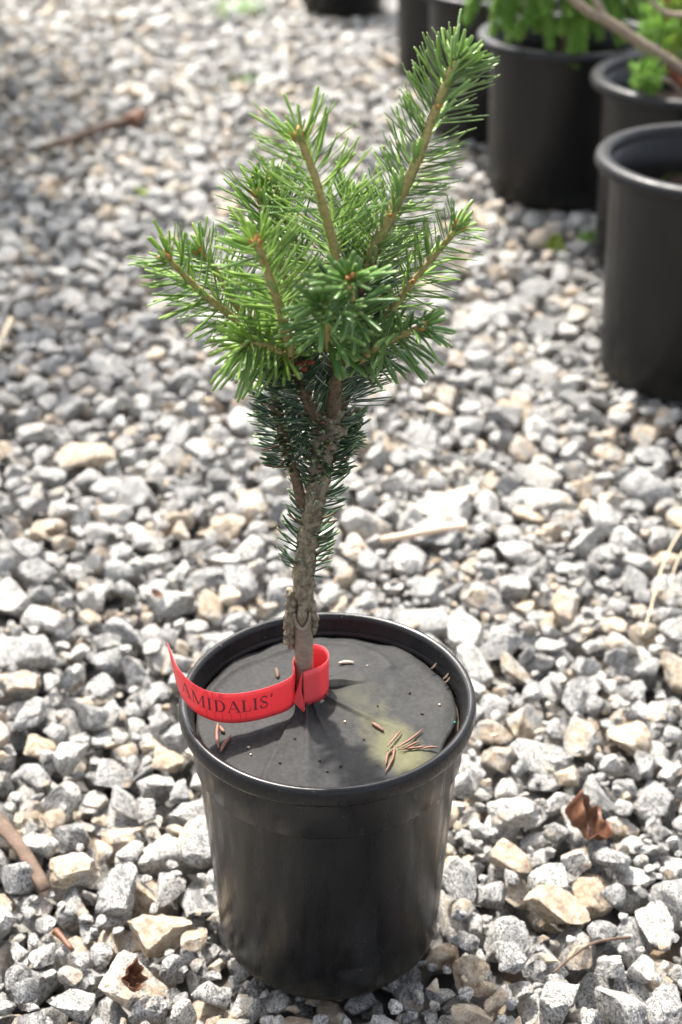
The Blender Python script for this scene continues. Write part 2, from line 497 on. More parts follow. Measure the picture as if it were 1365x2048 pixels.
STONES = []
area = float((2 * half).sum() * CELL)
n_goal = int(area * 4000)
small = [i for i in range(NT_) if TPL[i][1] < 0.020]
r01 = rng.random((n_goal, 16))
for i in range(n_goal):
    late = i > n_goal * 0.8
    st = small[int(r01[i, 0] * len(small))] if (late and r01[i, 1] < 0.8) else int(r01[i, 0] * NT_)
    hh = TPL[st][3] + 1
    best = None
    # candidates: rows weighted by how wide the bed is there
    cand = []
    for j in range(10 if late else 6):
        cy = int(hh + rng.random() ** 0.75 * (NY - 2 * hh - 1))
        hw = half[cy]
        x = (rng.random() * 2 - 1) * hw
        cx = int((x - X0) / CELL)
        if hh < cx < NX - hh:
            cand.append((H[cy, cx], cx, cy))
    cand.sort()
    for _, cx, cy in cand[:3]:
        z = settle(st, cx, cy)
        if z is None:
            continue
        # roll: try small shifts downhill
        for _k in range(3):
            dx, dy = rng.integers(-5, 6, 2)
            nx_, ny_ = cx + int(dx), cy + int(dy)
            if hh < nx_ < NX - hh and hh < ny_ < NY - hh:
                z2 = settle(st, nx_, ny_)
                if z2 is not None and z2 < z:
                    z, cx, cy = z2, nx_, ny_
        if best is None or z + TPL[st][7] < best[0]:
            best = (z + TPL[st][7], z, cx, cy)
    if best is None or best[0] > 0.015:
        continue
    _, z, cx, cy = best
    k, size, q, h, top, bot, ok, tmax = TPL[st]
    sl = (slice(cy - h, cy + h + 1), slice(cx - h, cx + h + 1))
    H[sl] = np.maximum(H[sl], np.where(ok, z + top, -1e3))
    STONES.append((st, X0 + (cx + 0.5) * CELL, Y0 + (cy + 0.5) * CELL, z, cx, cy))

# chips and grit fallen into the gaps near the camera
for i in range(9000):
    st = NT_ + int(rng.random() * NCH)
    k, size, q, h, top, bot, ok, tmax = TPL[st]
    y = Y0 + 0.05 + rng.random() ** 1.5 * 1.5
    x = (rng.random() * 2 - 1) * (0.27 * (y - CAM.y) + 0.06)
    cx, cy = int((x - X0) / CELL), int((y - Y0) / CELL)
    if cy < 8 or H[cy, cx] > -0.003:
        continue
    z = settle(st, cx, cy)
    if z is None or z + tmax > 0.003:
        continue
    sl = (slice(cy - h, cy + h + 1), slice(cx - h, cx + h + 1))
    H[sl] = np.maximum(H[sl], np.where(ok, z + top, -1e3))
    STONES.append((st, X0 + (cx + 0.5) * CELL, Y0 + (cy + 0.5) * CELL, z, cx, cy))

def hz(x, y, r=2):
    cx, cy = int((x - X0) / CELL), int((y - Y0) / CELL)
    return float(H[max(cy - r, 0):cy + r + 1, max(cx - r, 0):cx + r + 1].max())

# tone and stain of every stone
NS = len(STONES)
tone = np.clip(rng.normal(0.64, 0.25, NS), 0.0, 1.0)
stain = np.clip(rng.random(NS) ** 2.3, 0, 1)
# the 300 that show largest are objects of their own
score = np.zeros(NS)
for i, (st, x, y, z, cx, cy) in enumerate(STONES):
    px, py, d = proj((x, y, z))
    if -20 < px < 1385 and -20 < py < 2075:
        k, size, q, h, top, bot, ok, tmax = TPL[st]
        sl = (slice(cy - h, cy + h + 1), slice(cx - h, cx + h + 1))
        vis = ((z + top) >= H[sl] - 1e-6)[ok].mean()
        # behind the near pot?
        if 430 < px < 880 and 1250 < py < 1900:
            vis *= 0.1
        score[i] = vis ** 1.5 * (size * FPX / d) ** 2
big = set(np.argsort(-score)[:300].tolist())
smesh = {}
# a few stones that are plainly tan to ochre in the place
ochre = None
for px_, py_, sv in ((378, 1570, 1.9), (1300, 1490, 1.5), (1000, 1745, 1.5), (385, 1890, 1.5), (1110, 1815, 1.15), (880, 1950, 1.2), (10, 900, 1.6), (300, 1900, 1.2)):
    best_i = min(big, key=lambda i: math.hypot(proj(STONES[i][1:4])[0] - px_, proj(STONES[i][1:4])[1] - py_))
    stain[best_i] = sv
    tone[best_i] = 0.7
    if ochre is None:
        ochre = best_i
for i in sorted(big):
    st, x, y, z, cx, cy = STONES[i]
    k, size, q = TPL[st][:3]
    if k not in smesh:
        V, F = ROCK[4][k]
        smesh[k] = mesh('stone', V, F.tolist())
        smesh[k].set_sharp_from_angle(angle=math.radians(26))
    o = link('stone', smesh[k], M['stone'], ground, loc=(x, y, z))
    o.rotation_mode = 'QUATERNION'
    o.rotation_quaternion = q
    o.scale = (size, size, size)
    o['tone'] = float(tone[i])
    o['stain'] = float(stain[i])
    if i == ochre:
        o['label'] = 'ochre tan stone lying against the glossy pot'
# all the others: one mass of real stones
VV, FF, TT, SS, off = [], [], [], [], 0
for i, (st, x, y, z, cx, cy) in enumerate(STONES):
    if i in big:
        continue
    k, size, q = TPL[st][:3]
    lod = 3 if y < 0.65 and score[i] > 250 else 2
    V, F = ROCK[lod][k]
    V = (V * size) @ np.array(q.to_matrix()).T + np.array((x, y, z))
    VV.append(V); FF.append(F + off); off += len(V)
    TT.append(np.full(len(V), tone[i])); SS.append(np.full(len(V), stain[i]))
VV = np.concatenate(VV); FF = np.concatenate(FF)
gm = bpy.data.meshes.new('gravel')
gm.vertices.add(len(VV)); gm.vertices.foreach_set('co', VV.astype(np.float32).ravel())
gm.loops.add(FF.size); gm.loops.foreach_set('vertex_index', FF.astype(np.int32).ravel())
gm.polygons.add(len(FF)); gm.polygons.foreach_set('loop_start', np.arange(0, FF.size, 3, dtype=np.int32))
gm.polygons.foreach_set('use_smooth', np.ones(len(FF), dtype=bool))
for nm, arr in (('tone', TT), ('stain', SS)):
    a = gm.attributes.new(nm, 'FLOAT', 'POINT')
    a.data.foreach_set('value', np.concatenate(arr).astype(np.float32))
gm.update(calc_edges=True); gm.validate()
gm.set_sharp_from_angle(angle=math.radians(30))
link('gravel', gm, M['gravel'], ground, kind='stuff')
print('stones', NS, 'tris', len(FF), 'mean H', float(H[100:600, 350:700].mean()))

# ------------------------------------------------------------------ pots
def pot(name, x, y, z, prof_body, prof_rim, m, label, group=None, holes=None, wob=0.0, segs=96, rot=0.0):
    e = empty(name, (x, y, z), label, 'plant pot', group)
    e.rotation_euler = (0, 0, rot)
    V, F = lathe(prof_body, segs, wob)
    link('body', mesh('body', V, F), m, e)
    V, F = lathe(prof_rim, segs, wob)
    link('rim', mesh('rim', V, F), m, e)
    if holes:                       # moulded drain recesses in the outer wall
        me = e.children[0].data
        bm = bmesh.new(); bm.from_mesh(me)
        kill = []
        for f in bm.faces:
            c = f.calc_center_median()
            rr = math.hypot(c.x, c.y)
            an = math.atan2(c.y, c.x)
            for a0, z0, z1, r0 in holes:
                da = abs((an - a0 + math.pi) % (2 * math.pi) - math.pi)
                if rr > r0 and z0 < c.z < z1 - 0.004 * (da / 0.16) and da < 0.16:
                    kill.append(f); break
        for v in {v for f in kill for v in f.verts}:      # a shallow moulded recess
            v.co.x *= 0.972; v.co.y *= 0.972
        bm.to_mesh(me); bm.free()
    return e

RIM_Z = 0.182          # rim height over the pot's base; base stands at -0.007
body = [(0.0, 0.002), (0.050, 0.002), (0.0525, 0.0), (0.0555, 0.0006), (0.0572, 0.0035), (0.0580, 0.0078), (0.0604, 0.0092), (0.0638, 0.0112), (0.0653, 0.0132), (0.0660, 0.0160)]
body += [(0.0660 + 0.0078 * (z_ - 0.0155) / 0.1335, z_) for z_ in (0.019, 0.032, 0.0343, 0.0366, 0.0389, 0.0412, 0.0435, 0.0458, 0.07, 0.10)]
body += [(0.0736, 0.1425), (0.0739, 0.1436), (0.0752, 0.1442), (0.0757, 0.1450), (0.0768, 0.1690), (0.0768, 0.1722), (0.0746, 0.1722)]
# ridged inside wall down to below the mat
z = 0.1712
while z > 0.156:
    body += [(0.0746, z - 0.0004), (0.0738, z - 0.0012), (0.0738, z - 0.0028), (0.0744, z - 0.0036)]
    z -= 0.004
body += [(0.0715, 0.148), (0.0700, 0.135), (0.058, 0.006), (0.0, 0.006)]
rim = [(0.0766, 0.1712), (0.0788, 0.1708), (0.0803, 0.1709), (0.0815, 0.1716), (0.0821, 0.1732), (0.0823, 0.1760), (0.0820, 0.1790), (0.0814, 0.1808), (0.0804, 0.1818),
       (0.0793, 0.1820), (0.0780, 0.1816), (0.0770, 0.1806), (0.0764, 0.1788), (0.0758, 0.1762), (0.0749, 0.1740), (0.0744, 0.1718)]
body = [(p_ * 1.02, q_ * 1.02) for p_, q_ in body]
rim = [(p_ * 1.02, q_ * 1.02) for p_, q_ in rim]
main_pot = pot('plant_pot', 0, 0, -0.007, body, rim, M['pot'],
               'glossy black nursery pot holding the small fir with red tag', holes=[(math.radians(-76), 0.0343, 0.0475, 0.0675), (math.radians(41), 0.0343, 0.0475, 0.0675), (math.radians(161), 0.0343, 0.0475, 0.0675)], wob=0.004, segs=128)

BH = 0.235
bbody = [(0.0, 0.003), (0.094, 0.003), (0.097, 0.0), (0.099, 0.003), (0.0995, 0.016), (0.1005, 0.018), (0.1065, 0.205), (0.1075, 0.207), (0.1085, 0.222), (0.1085, 0.2235),
         (0.1065, 0.2235), (0.1045, 0.19), (0.097, 0.006), (0.0, 0.006)]
brim = [(0.1084, 0.223), (0.1125, 0.2215), (0.1195, 0.2213), (0.1230, 0.2228), (0.1242, 0.2262), (0.1234, 0.2312), (0.1205, 0.2344), (0.1155, 0.235), (0.1100, 0.2342),
        (0.1078, 0.231), (0.1066, 0.2235)]
GRP = 'black pots standing on the gravel'
LBL = {
    'E': 'matt black pot with bare soil and a small weed, beside the conifer branch pot',
    'F': 'black pot with a long bare branch and green tufts growing over its rim',
    'D': 'wide black pot under drooping bright green feathery conifer',
    'C': 'black pot standing behind the drooping conifer pot, partly covered by it',
    'B': 'black pot standing behind two others at the far end of their row',
    'A': 'small far black pot standing alone beyond the gravel near the grass tuft',
    'J': 'black pot hidden behind the sparse conifer and beside the drooping one',
    'G': 'black pot with tall airy conifer, near end of the lone row across the gravel',
    'H': 'black pot with tall airy conifer, far end of the lone row across the gravel',
    'I': 'black pot with tall airy conifer, middle of the lone row across the gravel',
}
bg = {}
for k in 'EFDCBAGHIJ':
    x, y, r, bz = POTS[k]
    s = r / 0.101
    pb = [(a * s, b * (0.93 if k in 'DC' else 1.0 if k != 'A' else 0.8)) for a, b in bbody]
    pr = [(a * s, b * (0.93 if k in 'DC' else 1.0 if k != 'A' else 0.8)) for a, b in brim]
    bg[k] = pot('plant_pot', x, y, bz, pb, pr, M['pot2'], LBL[k], GRP, wob=0.006, rot=random.uniform(0, 6))
    hs = pb[-3][1]
    # soil, a lumpy disc
    V, F = [], []
    nr, na = 14, 48
    zs = {'E': 0.176, 'F': 0.188}.get(k, 0.18) * (0.93 if k in 'DC' else 1.0 if k != 'A' else 0.8)
    V.append((0, 0, 0.004))
    for i in range(1, nr + 1):
        for j in range(na):
            a = 2 * math.pi * j / na
            rr = 0.1035 * s * i / nr
            V.append((rr * math.cos(a), rr * math.sin(a), 0.006 * mnoise.fractal(Vector((rr * math.cos(a) + x, rr * math.sin(a) + y, 0)) * 60, 0.7, 2, 4)))
    for j in range(na):
        F.append((0, 1 + j, 1 + (j + 1) % na))
    for i in range(nr - 1):
        for j in range(na):
            F.append((1 + i * na + j, 1 + i * na + (j + 1) % na, 1 + (i + 1) * na + (j + 1) % na, 1 + (i + 1) * na + j))
    link('soil', mesh('soil', V, F), M['soil'], bg[k], kind='stuff', loc=(0, 0, zs))

# soil inside the near pot
V, F = [(0, 0, 0)], []
for i in range(1, 21):
    for j in range(72):
        a = 2 * math.pi * j / 72
        rr = 0.0748 * i / 20
        V.append((rr * math.cos(a), rr * math.sin(a), 0.0022 * mnoise.fractal(Vector((rr * math.cos(a), rr * math.sin(a), 3)) * 190, 0.7, 2, 4)))
for j in range(72):
    F.append((0, 1 + j, 1 + (j + 1) % 72))
for i in range(19):
    for j in range(72):
        F.append((1 + i * 72 + j, 1 + i * 72 + (j + 1) % 72, 1 + (i + 1) * 72 + (j + 1) % 72, 1 + (i + 1) * 72 + j))
link('soil', mesh('soil', V, F), M['soil'], main_pot, kind='stuff', loc=(0, 0, 0.1685))

# ------------------------------------------------------------------ weed mat
MZ = 0.1665
TRUNK = at_z(612, 1388, MZ)
slit_dir = (at_z(540, 1555, MZ) - at_z(606, 1425, MZ)); slit_dir.z = 0; slit_dir.normalize()
slit_an = math.atan2(slit_dir.y, slit_dir.x)
lap_v = at_z(705, 1372, MZ) - TRUNK
lap_an = math.atan2(lap_v.y, lap_v.x)
mat_c = Vector((-0.0003, 0.0, 0))

def mat_z(x, y):
    p = Vector((x, y, 0))
    d = (p - Vector((TRUNK.x, TRUNK.y, 0))).length
    an = math.atan2(y - TRUNK.y, x - TRUNK.x)
    z = MZ + 0.0016 * mnoise.fractal(p * 28, 0.8, 2, 3)
    z += 0.0065 * math.exp(-(d / 0.014) ** 2)                       # pucker round the stem
    z += 0.0020 * math.exp(-((p - at_z(760, 1340, MZ).xy.to_3d()).length / 0.022) ** 2)
    da = (an - slit_an + math.pi) % (2 * math.pi) - math.pi
    f = min(d / 0.02, 1.0)
    if 0 <= da < 0.9:
        z += 0.0036 * f * (1 - da / 0.9) ** 2                        # the lap lying on top
    # a lifted lap beside the loop: a short steep step
    dl = (an - lap_an + math.pi) % (2 * math.pi) - math.pi
    if 0 <= dl < 0.75:
        z += 0.0050 * math.exp(-((d - 0.016) / 0.013) ** 2) * (1 - dl / 0.75) ** 1.5
    z += 0.0012 * math.exp(-((d - 0.050 - 0.006 * math.sin(an * 2.3)) / 0.0022) ** 2) * (1 if math.sin(an - 0.4) > 0 else 0.25)   # ring crease
    for a0, w, hgt in ((slit_an + 0.33, 0.05, 0.0058), (slit_an + 0.62, 0.05, 0.0042), (slit_an + 1.3, 0.04, 0.0046), (slit_an + 2.6, 0.10, 0.002), (slit_an - 1.2, 0.08, 0.0022)):
        db = abs((an - a0 + math.pi) % (2 * math.pi) - math.pi)
        z += hgt * math.exp(-(db / w) ** 2) * math.exp(-d / 0.04) * min(d / 0.008, 1)
    return z

V, F = [], []
NA, NR = 220, 44
for j in range(NA + 1):
    an = slit_an + 2 * math.pi * (j / NA) + (1e-4 if j == 0 else -1e-4 if j == NA else 0)
    # distance from the stem to the mat's edge along this direction
    c = Vector((TRUNK.x, TRUNK.y, 0)) - mat_c
    u = Vector((math.cos(an), math.sin(an), 0))
    Re = 0.0741 + 0.0006 * mnoise.noise(u * 5) - (0.0035 * math.exp(-((((an - math.radians(-27) + math.pi) % (2 * math.pi)) - math.pi) / 0.16) ** 2))
    b = c.dot(u)
    L = -b + math.sqrt(max(b * b - c.dot(c) + Re * Re, 0))
    for i in range(NR + 1):
        d = 0.0055 + (L - 0.0055) * i / NR
        x, y = TRUNK.x + u.x * d, TRUNK.y + u.y * d
        z_ = mat_z(x, y)
        if j == NA:
            z_ = mat_z(TRUNK.x + math.cos(an - 1e-3) * d, TRUNK.y + math.sin(an - 1e-3) * d)
        V.append((x, y, z_ - 0.003 * max(0, (d / L - 0.93) / 0.07) * (0.4 + 0.6 * mnoise.noise(u * 3))))
for j in range(NA):
    for i in range(NR):
        a = j * (NR + 1) + i
        F.append((a, a + 1, a + NR + 2, a + NR + 1))
wm = link('weed_mat', mesh('weed_mat', V, F), M['mat'], label='round charcoal fabric weed mat with a slit, inside the glossy pot', cat='weed mat')
md = wm.modifiers.new('thickness', 'SOLIDIFY'); md.thickness = 0.0009; md.offset = -1

# ------------------------------------------------------------------ the fir
TY = TRUNK.y
PX = 2.8e-4                         # metres per photograph pixel at the tree

def poly(pts):
    return [at_y(a, b, TY + c) for a, b, c in pts]

fir = empty('fir_tree', (TRUNK.x, TRUNK.y, 0.163), 'small grafted fir with upright green shoots growing in the tagged pot', 'tree')
FI = fir.matrix_world.inverted() if False else Matrix.Translation(-Vector((TRUNK.x, TRUNK.y, 0.163)))

def fpart(name, V, F, m, parent=None, kind=None, smooth=True):
    V = [Vector(v) + FI.translation for v in V]
    return link(name, mesh(name, V, F, smooth), m, parent or fir, kind=kind)

NEEDLES = []        # (score, owner, verts, faces, mat index, uv, rnd, mats)
RINGS = (0.0, 0.12, 0.45, 0.82, 0.965, 1.0)
WPROF = (0.42, 0.8, 1.0, 0.98, 0.90, 0.55)

def needle(owner, base, d, nrm, L, W, bend, mats, rnd):
    d = d.normalized()
    w = d.cross(nrm)
    if w.length < 1e-4:
        w = d.orthogonal()
    w.normalize()
    n = w.cross(d).normalized()
    V = []
    for s, wp in zip(RINGS, WPROF):
        p = base + d * (L * s) + bend * (L * s * s)
        dd = (d + bend * (2 * s)).normalized()
        ww = (w - dd * w.dot(dd)).normalized()
        nn = ww.cross(dd)
        hw = W * 0.5 * wp
        V += [p - ww * hw, p + nn * (hw * 0.26), p + ww * hw, p - nn * (hw * 0.42)]
    F, MI, UV = [], [], []
    for r in range(len(RINGS) - 1):
        a, b = r * 4, r * 4 + 4
        v0, v1 = RINGS[r], RINGS[r + 1]
        for (i, j, mi, u0, u1) in ((0, 1, 0, 0, .5), (1, 2, 0, .5, 1), (2, 3, 1, 1, .5), (3, 0, 1, .5, 0)):
            F.append((a + i, a + j, b + j, b + i)); MI.append(mi)
            UV.append(((u0, v0), (u1, v0), (u1, v1), (u0, v1)))
    e = (len(RINGS) - 1) * 4
    F.append((e, e + 1, e + 2, e + 3)); MI.append(0); UV.append(((0, 1), (.5, 1), (1, 1), (.5, 1)))
    p0 = proj(V[0]); p1 = proj(V[-4])
    ln = math.hypot(p1[0] - p0[0], p1[1] - p0[1])
    vd = (base - CAM).normalized()
    flat = abs(n.dot(vd)) * 0.8 + 0.2
    NEEDLES.append((ln * W * flat * (1.0 - 6 * max(0, base.y - TY)), owner, V, F, MI, UV, rnd, mats))

def needle_mesh(name, items, off):
    V, F, MI, UV, RN = [], [], [], [], []
    for (_, _, v, f, mi, uv, rnd, _) in items:
        o = len(V)
        V += [p + off for p in v]
        F += [tuple(i + o for i in q) for q in f]
        MI += mi
        UV += [c for q in uv for c in q]
        RN += [rnd] * len(v)
    me = mesh(name, V, F)
    me.polygons.foreach_set('material_index', MI)
    ul = me.uv_layers.new(name='uv')
    ul.data.foreach_set('uv', [c for q in UV for c in q])
    a = me.attributes.new('rnd', 'FLOAT', 'POINT')
    a.data.foreach_set('value', RN)
    return me

YOUNG = ('nd_up', 'nd_lo'); OLD = ('no_up', 'no_lo'); MID = ('nm_up', 'nm_lo')

def foliate(owner, P, R, count, L0, mats, W=0.0022, a0=66, a1=34, s0=0.0, s1=1.0, front=0.12, up=0.25, droop=0.0, tuft=14, prof=None, lateral=0.66, dead=0.0):
    """set needles round the axis P between s0 and s1, combed away from the side that faces the camera"""
    n = len(P)
    for i in range(count):
        s = s0 + (s1 - s0) * ((i + random.random()) / count)
        x = s * (n - 1)
        k = min(int(x), n - 2)
        p = P[k].lerp(P[k + 1], x - k)
        t = (P[min(k + 2, n - 1)] - P[max(k - 1, 0)]).normalized()
        c = (CAM - p); c = (c - t * c.dot(t)).normalized()
        l = t.cross(c)
        if random.random() < front:
            phi = random.gauss(0, 0.6) + math.pi / 2            # towards the camera
        elif random.random() < lateral:
            phi = random.choice((0, math.pi)) + random.gauss(0, 0.28)
        else:
            phi = -math.pi * random.random()                    # round the back
        rad = l * math.cos(phi) + c * math.sin(phi)
        al = math.radians(a0 + (a1 - a0) * s ** 1.6 + random.gauss(0, 7))
        d = t * math.cos(al) + rad * math.sin(al)
        L = L0 * random.uniform(0.74, 1.14) * (prof(s) if prof else (0.72 + 0.5 * math.sin(math.pi * min(s * 0.8 + 0.12, 1))))
        bend = t * random.uniform(0.02, up) + Vector((0, 0, -droop)) + Vector((random.gauss(0, .06), random.gauss(0, .06), random.gauss(0, .06)))
        rr = R[min(k, len(R) - 1)]
        nr = t + Vector((0, 0, 0.35)) + Vector((random.gauss(0, .22), random.gauss(0, .22), random.gauss(0, .22)))
        mm = ('dead', 'dead') if random.random() < dead else mats
        needle(owner, p + rad * rr * 0.8, d, nr, L, W * random.uniform(0.85, 1.12), bend, mm, min(1, max(0, random.gauss(0.5, 0.25) + 0.25 * (s - 0.5))))
    tip = P[-1]
    t = (P[-1] - P[-3]).normalized()
    for i in range(tuft):
        a = 2 * math.pi * i / tuft + random.random()
        b = t.orthogonal().normalized(); c2 = t.cross(b)
        rad = b * math.cos(a) + c2 * math.sin(a)
        al = math.radians(random.uniform(14, 48))
        needle(owner, tip - t * random.uniform(0, 0.004) + rad * 0.0012, t * math.cos(al) + rad * math.sin(al), t + rad * 0.2, L0 * random.uniform(0.42, 0.66), W, rad * 0.1, mats, random.random() * 0.5 + 0.4)

def bud(parent, p, t, r=0.0021, m='bud'):
    V, F = tube([p - t * r, p, p + t * r * 1.1, p + t * r * 2.0, p + t * r * 2.6], [r * .7, r, r * .95, r * .5, r * .1], 8, 0.12, 900)
    fpart('bud', V, F, M[m], parent)

def shoot(name, pts, r0, r1, mat, count, L0, mats=YOUNG, buds=3, rough=0.34, n=26, segs=10, sidebuds=(), **kw):
    P = catmull(poly(pts), n)
    R = [(r0 + (r1 - r0) * i / n) * PX for i in range(n + 1)]
    V, F = tube(P, R, segs, rough, 480)
    o = fpart(name, V, F, M[mat])
    if count:
        foliate(o, P, R, count, L0, mats, **kw)
    t = (P[-1] - P[-3]).normalized()
    b = t.orthogonal().normalized()
    for i in range(buds):
        a = 2.1 * i + 0.5
        rad = (b * math.cos(a) + t.cross(b) * math.sin(a))
        bud(o, P[-1] + rad * (0.0019 if i else 0.0), (t + rad * 0.45).normalized(), 0.0014)
    for s in sidebuds:
        k = int(s * n)
        c = (CAM - P[k]).normalized()
        bud(o, P[k] + c * R[k], (c + Vector((0.4, 0, 0.5))).normalized(), 0.0011)
    return o, P

# trunk: smooth rootstock below, rough scion above the graft
tp = [(612, 1410, 0), (609, 1340, 0), (607, 1270, .001), (605, 1200, .002), (611, 1120, .002), (621, 1050, .001), (634, 980, 0), (648, 905, 0), (657, 850, 0), (664, 815, 0)]
tr = [19.5, 19, 20, 22, 19.5, 19.5, 20, 21, 27, 15]
P = catmull(poly(tp), 110)
R = [lerp_list(tr, i / 110) * PX for i in range(111)]
for i in range(111):
    s = i / 110
    R[i] *= 1 + 0.20 * math.exp(-((s - 0.86) / 0.035) ** 2) + 0.07 * math.exp(-((s - 0.30) / 0.03) ** 2)
k0 = 30
V, F = tube(P[k0:], R[k0:], 30, 0.36, 260)
trunk = fpart('trunk', V, F, M['bark'])
V, F = tube(P[:k0 + 3], [r * 0.985 for r in R[:k0 + 3]], 26, 0.05, 160)
root = fpart('rootstock', V, F, M['bark_smooth'])
root['label'] = 'smooth grey-brown rootstock stem below the graft'
# flaps of scion bark running down both sides of the graft and the healed scar
for side, bx, by0, by1, wd in ((-1, 585, 1180, 1292, 11), (1, 625, 1200, 1268, 6)):
    pp = [(bx - side * -3, by0, -0.001), (bx + side * 2, (by0 * 2 + by1) / 3, -0.001), (bx + side * 5, (by0 + by1 * 2) / 3, 0), (bx + side * 4, by1 - 14, 0.0), (bx + side * 1, by1, 0.001)]
    Q = catmull(poly(pp), 26)
    V, F = tube(Q, [wd * PX * (0.5 + 0.75 * math.sin(math.pi * min(1, (i / 26) * 0.86 + 0.07))) for i in range(27)], 14, 0.8, 420)
    fpart('graft_bark', V, F, M['bark'], trunk)
V, F = [], []
sc_c = at_y(605, 1218, TY) - Vector((0, 22 * PX * 0.93, 0))
scar = []
for i in range(19):
    a = math.pi * (1.0 + i / 18)
    scar.append(sc_c + Vector((math.cos(a) * 15 * PX, 0.0018 * abs(math.cos(a)) ** 2, math.sin(a) * 30 * PX / 0.86)))
V, F = tube(scar, [0.0008 + 0.0006 * math.sin(math.pi * i / 18) for i in range(19)], 8, 0.3, 300)
fpart('graft_scar', V, F, M['bark_smooth'], trunk)
V, F = tube(catmull([sc_c + Vector((0, 0.0006, 0.006)), sc_c + Vector((0, 0.0002, -0.001)), sc_c + Vector((0, 0.0012, -0.008))], 10), [0.0006, 0.0018, 0.0023, 0.0026, 0.0027, 0.0026, 0.0024, 0.002, 0.0016, 0.001, 0.0005], 10, 0.25, 300)
fpart('graft_tongue', V, F, M['bark'], trunk)
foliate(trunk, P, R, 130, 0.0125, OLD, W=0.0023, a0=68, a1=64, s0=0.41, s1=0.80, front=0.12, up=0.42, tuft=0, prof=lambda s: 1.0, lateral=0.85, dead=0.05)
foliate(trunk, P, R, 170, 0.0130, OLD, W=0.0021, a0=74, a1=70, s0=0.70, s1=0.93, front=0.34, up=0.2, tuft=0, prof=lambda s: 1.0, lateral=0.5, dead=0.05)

# older wood
D3 = dict(tuft=0, up=0.22, lateral=0.62, front=0.12)
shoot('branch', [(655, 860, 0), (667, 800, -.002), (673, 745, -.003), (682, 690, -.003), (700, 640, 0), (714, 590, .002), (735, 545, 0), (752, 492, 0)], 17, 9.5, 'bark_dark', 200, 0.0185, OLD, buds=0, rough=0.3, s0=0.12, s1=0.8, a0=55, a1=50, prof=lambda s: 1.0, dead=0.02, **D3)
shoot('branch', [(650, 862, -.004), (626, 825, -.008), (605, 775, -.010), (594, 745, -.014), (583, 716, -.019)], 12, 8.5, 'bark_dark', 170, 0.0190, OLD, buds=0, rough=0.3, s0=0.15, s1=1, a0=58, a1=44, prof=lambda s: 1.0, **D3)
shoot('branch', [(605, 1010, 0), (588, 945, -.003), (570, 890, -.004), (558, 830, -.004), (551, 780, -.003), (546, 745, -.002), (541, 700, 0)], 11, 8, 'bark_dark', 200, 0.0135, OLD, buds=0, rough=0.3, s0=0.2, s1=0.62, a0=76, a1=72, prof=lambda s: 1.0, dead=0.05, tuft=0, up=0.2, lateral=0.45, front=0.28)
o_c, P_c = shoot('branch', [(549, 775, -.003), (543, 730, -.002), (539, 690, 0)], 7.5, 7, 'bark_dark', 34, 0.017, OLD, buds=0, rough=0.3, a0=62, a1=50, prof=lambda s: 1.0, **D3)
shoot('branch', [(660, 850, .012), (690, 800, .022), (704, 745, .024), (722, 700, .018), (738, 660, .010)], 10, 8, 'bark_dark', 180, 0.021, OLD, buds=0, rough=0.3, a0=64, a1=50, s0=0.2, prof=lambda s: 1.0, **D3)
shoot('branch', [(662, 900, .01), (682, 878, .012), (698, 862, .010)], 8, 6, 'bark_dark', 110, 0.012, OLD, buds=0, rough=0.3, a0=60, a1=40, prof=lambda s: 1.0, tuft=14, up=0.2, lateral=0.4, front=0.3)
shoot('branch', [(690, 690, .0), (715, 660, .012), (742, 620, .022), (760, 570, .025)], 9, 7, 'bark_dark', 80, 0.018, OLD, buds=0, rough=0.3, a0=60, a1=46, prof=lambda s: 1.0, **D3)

# this year's shoots
shoot('shoot', [(738, 540, 0), (752, 490, 0), (790, 415, .004), (830, 330, .008), (868, 232, .012), (900, 150, .016), (920, 116, .018)], 11, 6.5, 'twig', 330, 0.0175, buds=4, n=40, sidebuds=(0.3, 0.72), W=0.0020, front=0.13, a0=68, a1=52, up=0.28)
shoot('shoot', [(694, 600, .002), (675, 525, -.004), (657, 450, -.008), (632, 360, -.012), (598, 270, -.016)], 9, 6.5, 'twig', 150, 0.0222, buds=4, n=34, W=0.0018, front=0.05, a0=74, a1=54, up=0.38, lateral=0.66)
shoot('shoot', [(585, 722, -.018), (567, 645, -.028), (543, 565, -.037), (514, 484, -.046)], 9, 6.5, 'twig', 140, 0.0198, buds=4, n=30, sidebuds=(0.8,), W=0.0020, front=0.10, a0=74, a1=52, up=0.26, lateral=0.55)
shoot('shoot', [(541, 700, 0), (475, 642, -.006), (422, 600, -.012), (374, 556, -.018), (333, 514, -.024)], 7, 5, 'twig', 125, 0.0180, buds=3, n=28, W=0.0018, front=0.08, a0=70, a1=46, up=0.24)
shoot('shoot', [(546, 705, .006), (503, 655, .008), (463, 595, .010), (431, 540, .012), (399, 500, .012)], 7, 5, 'twig', 110, 0.0175, buds=3, n=26, W=0.0019, front=0.10, a0=68, a1=48, up=0.24)
shoot('shoot', [(735, 664, .010), (772, 632, .010), (812, 580, .010), (862, 520, .010), (918, 454, .008)], 7.5, 5, 'twig', 130, 0.0182, buds=3, n=28, sidebuds=(0.6,), W=0.0018, front=0.09, a0=66, a1=48, up=0.05, droop=0.08)
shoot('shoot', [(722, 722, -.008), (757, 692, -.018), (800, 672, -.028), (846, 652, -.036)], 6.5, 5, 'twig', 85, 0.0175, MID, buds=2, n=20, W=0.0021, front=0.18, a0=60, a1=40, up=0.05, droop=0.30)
shoot('shoot', [(712, 650, -.008), (705, 605, -.034), (697, 556, -.058)], 6.5, 5, 'twig', 62, 0.0185, MID, buds=2, n=18, W=0.0026, front=0.16, a0=74, a1=50, up=0.02, droop=0.10, lateral=0.45, tuft=9)
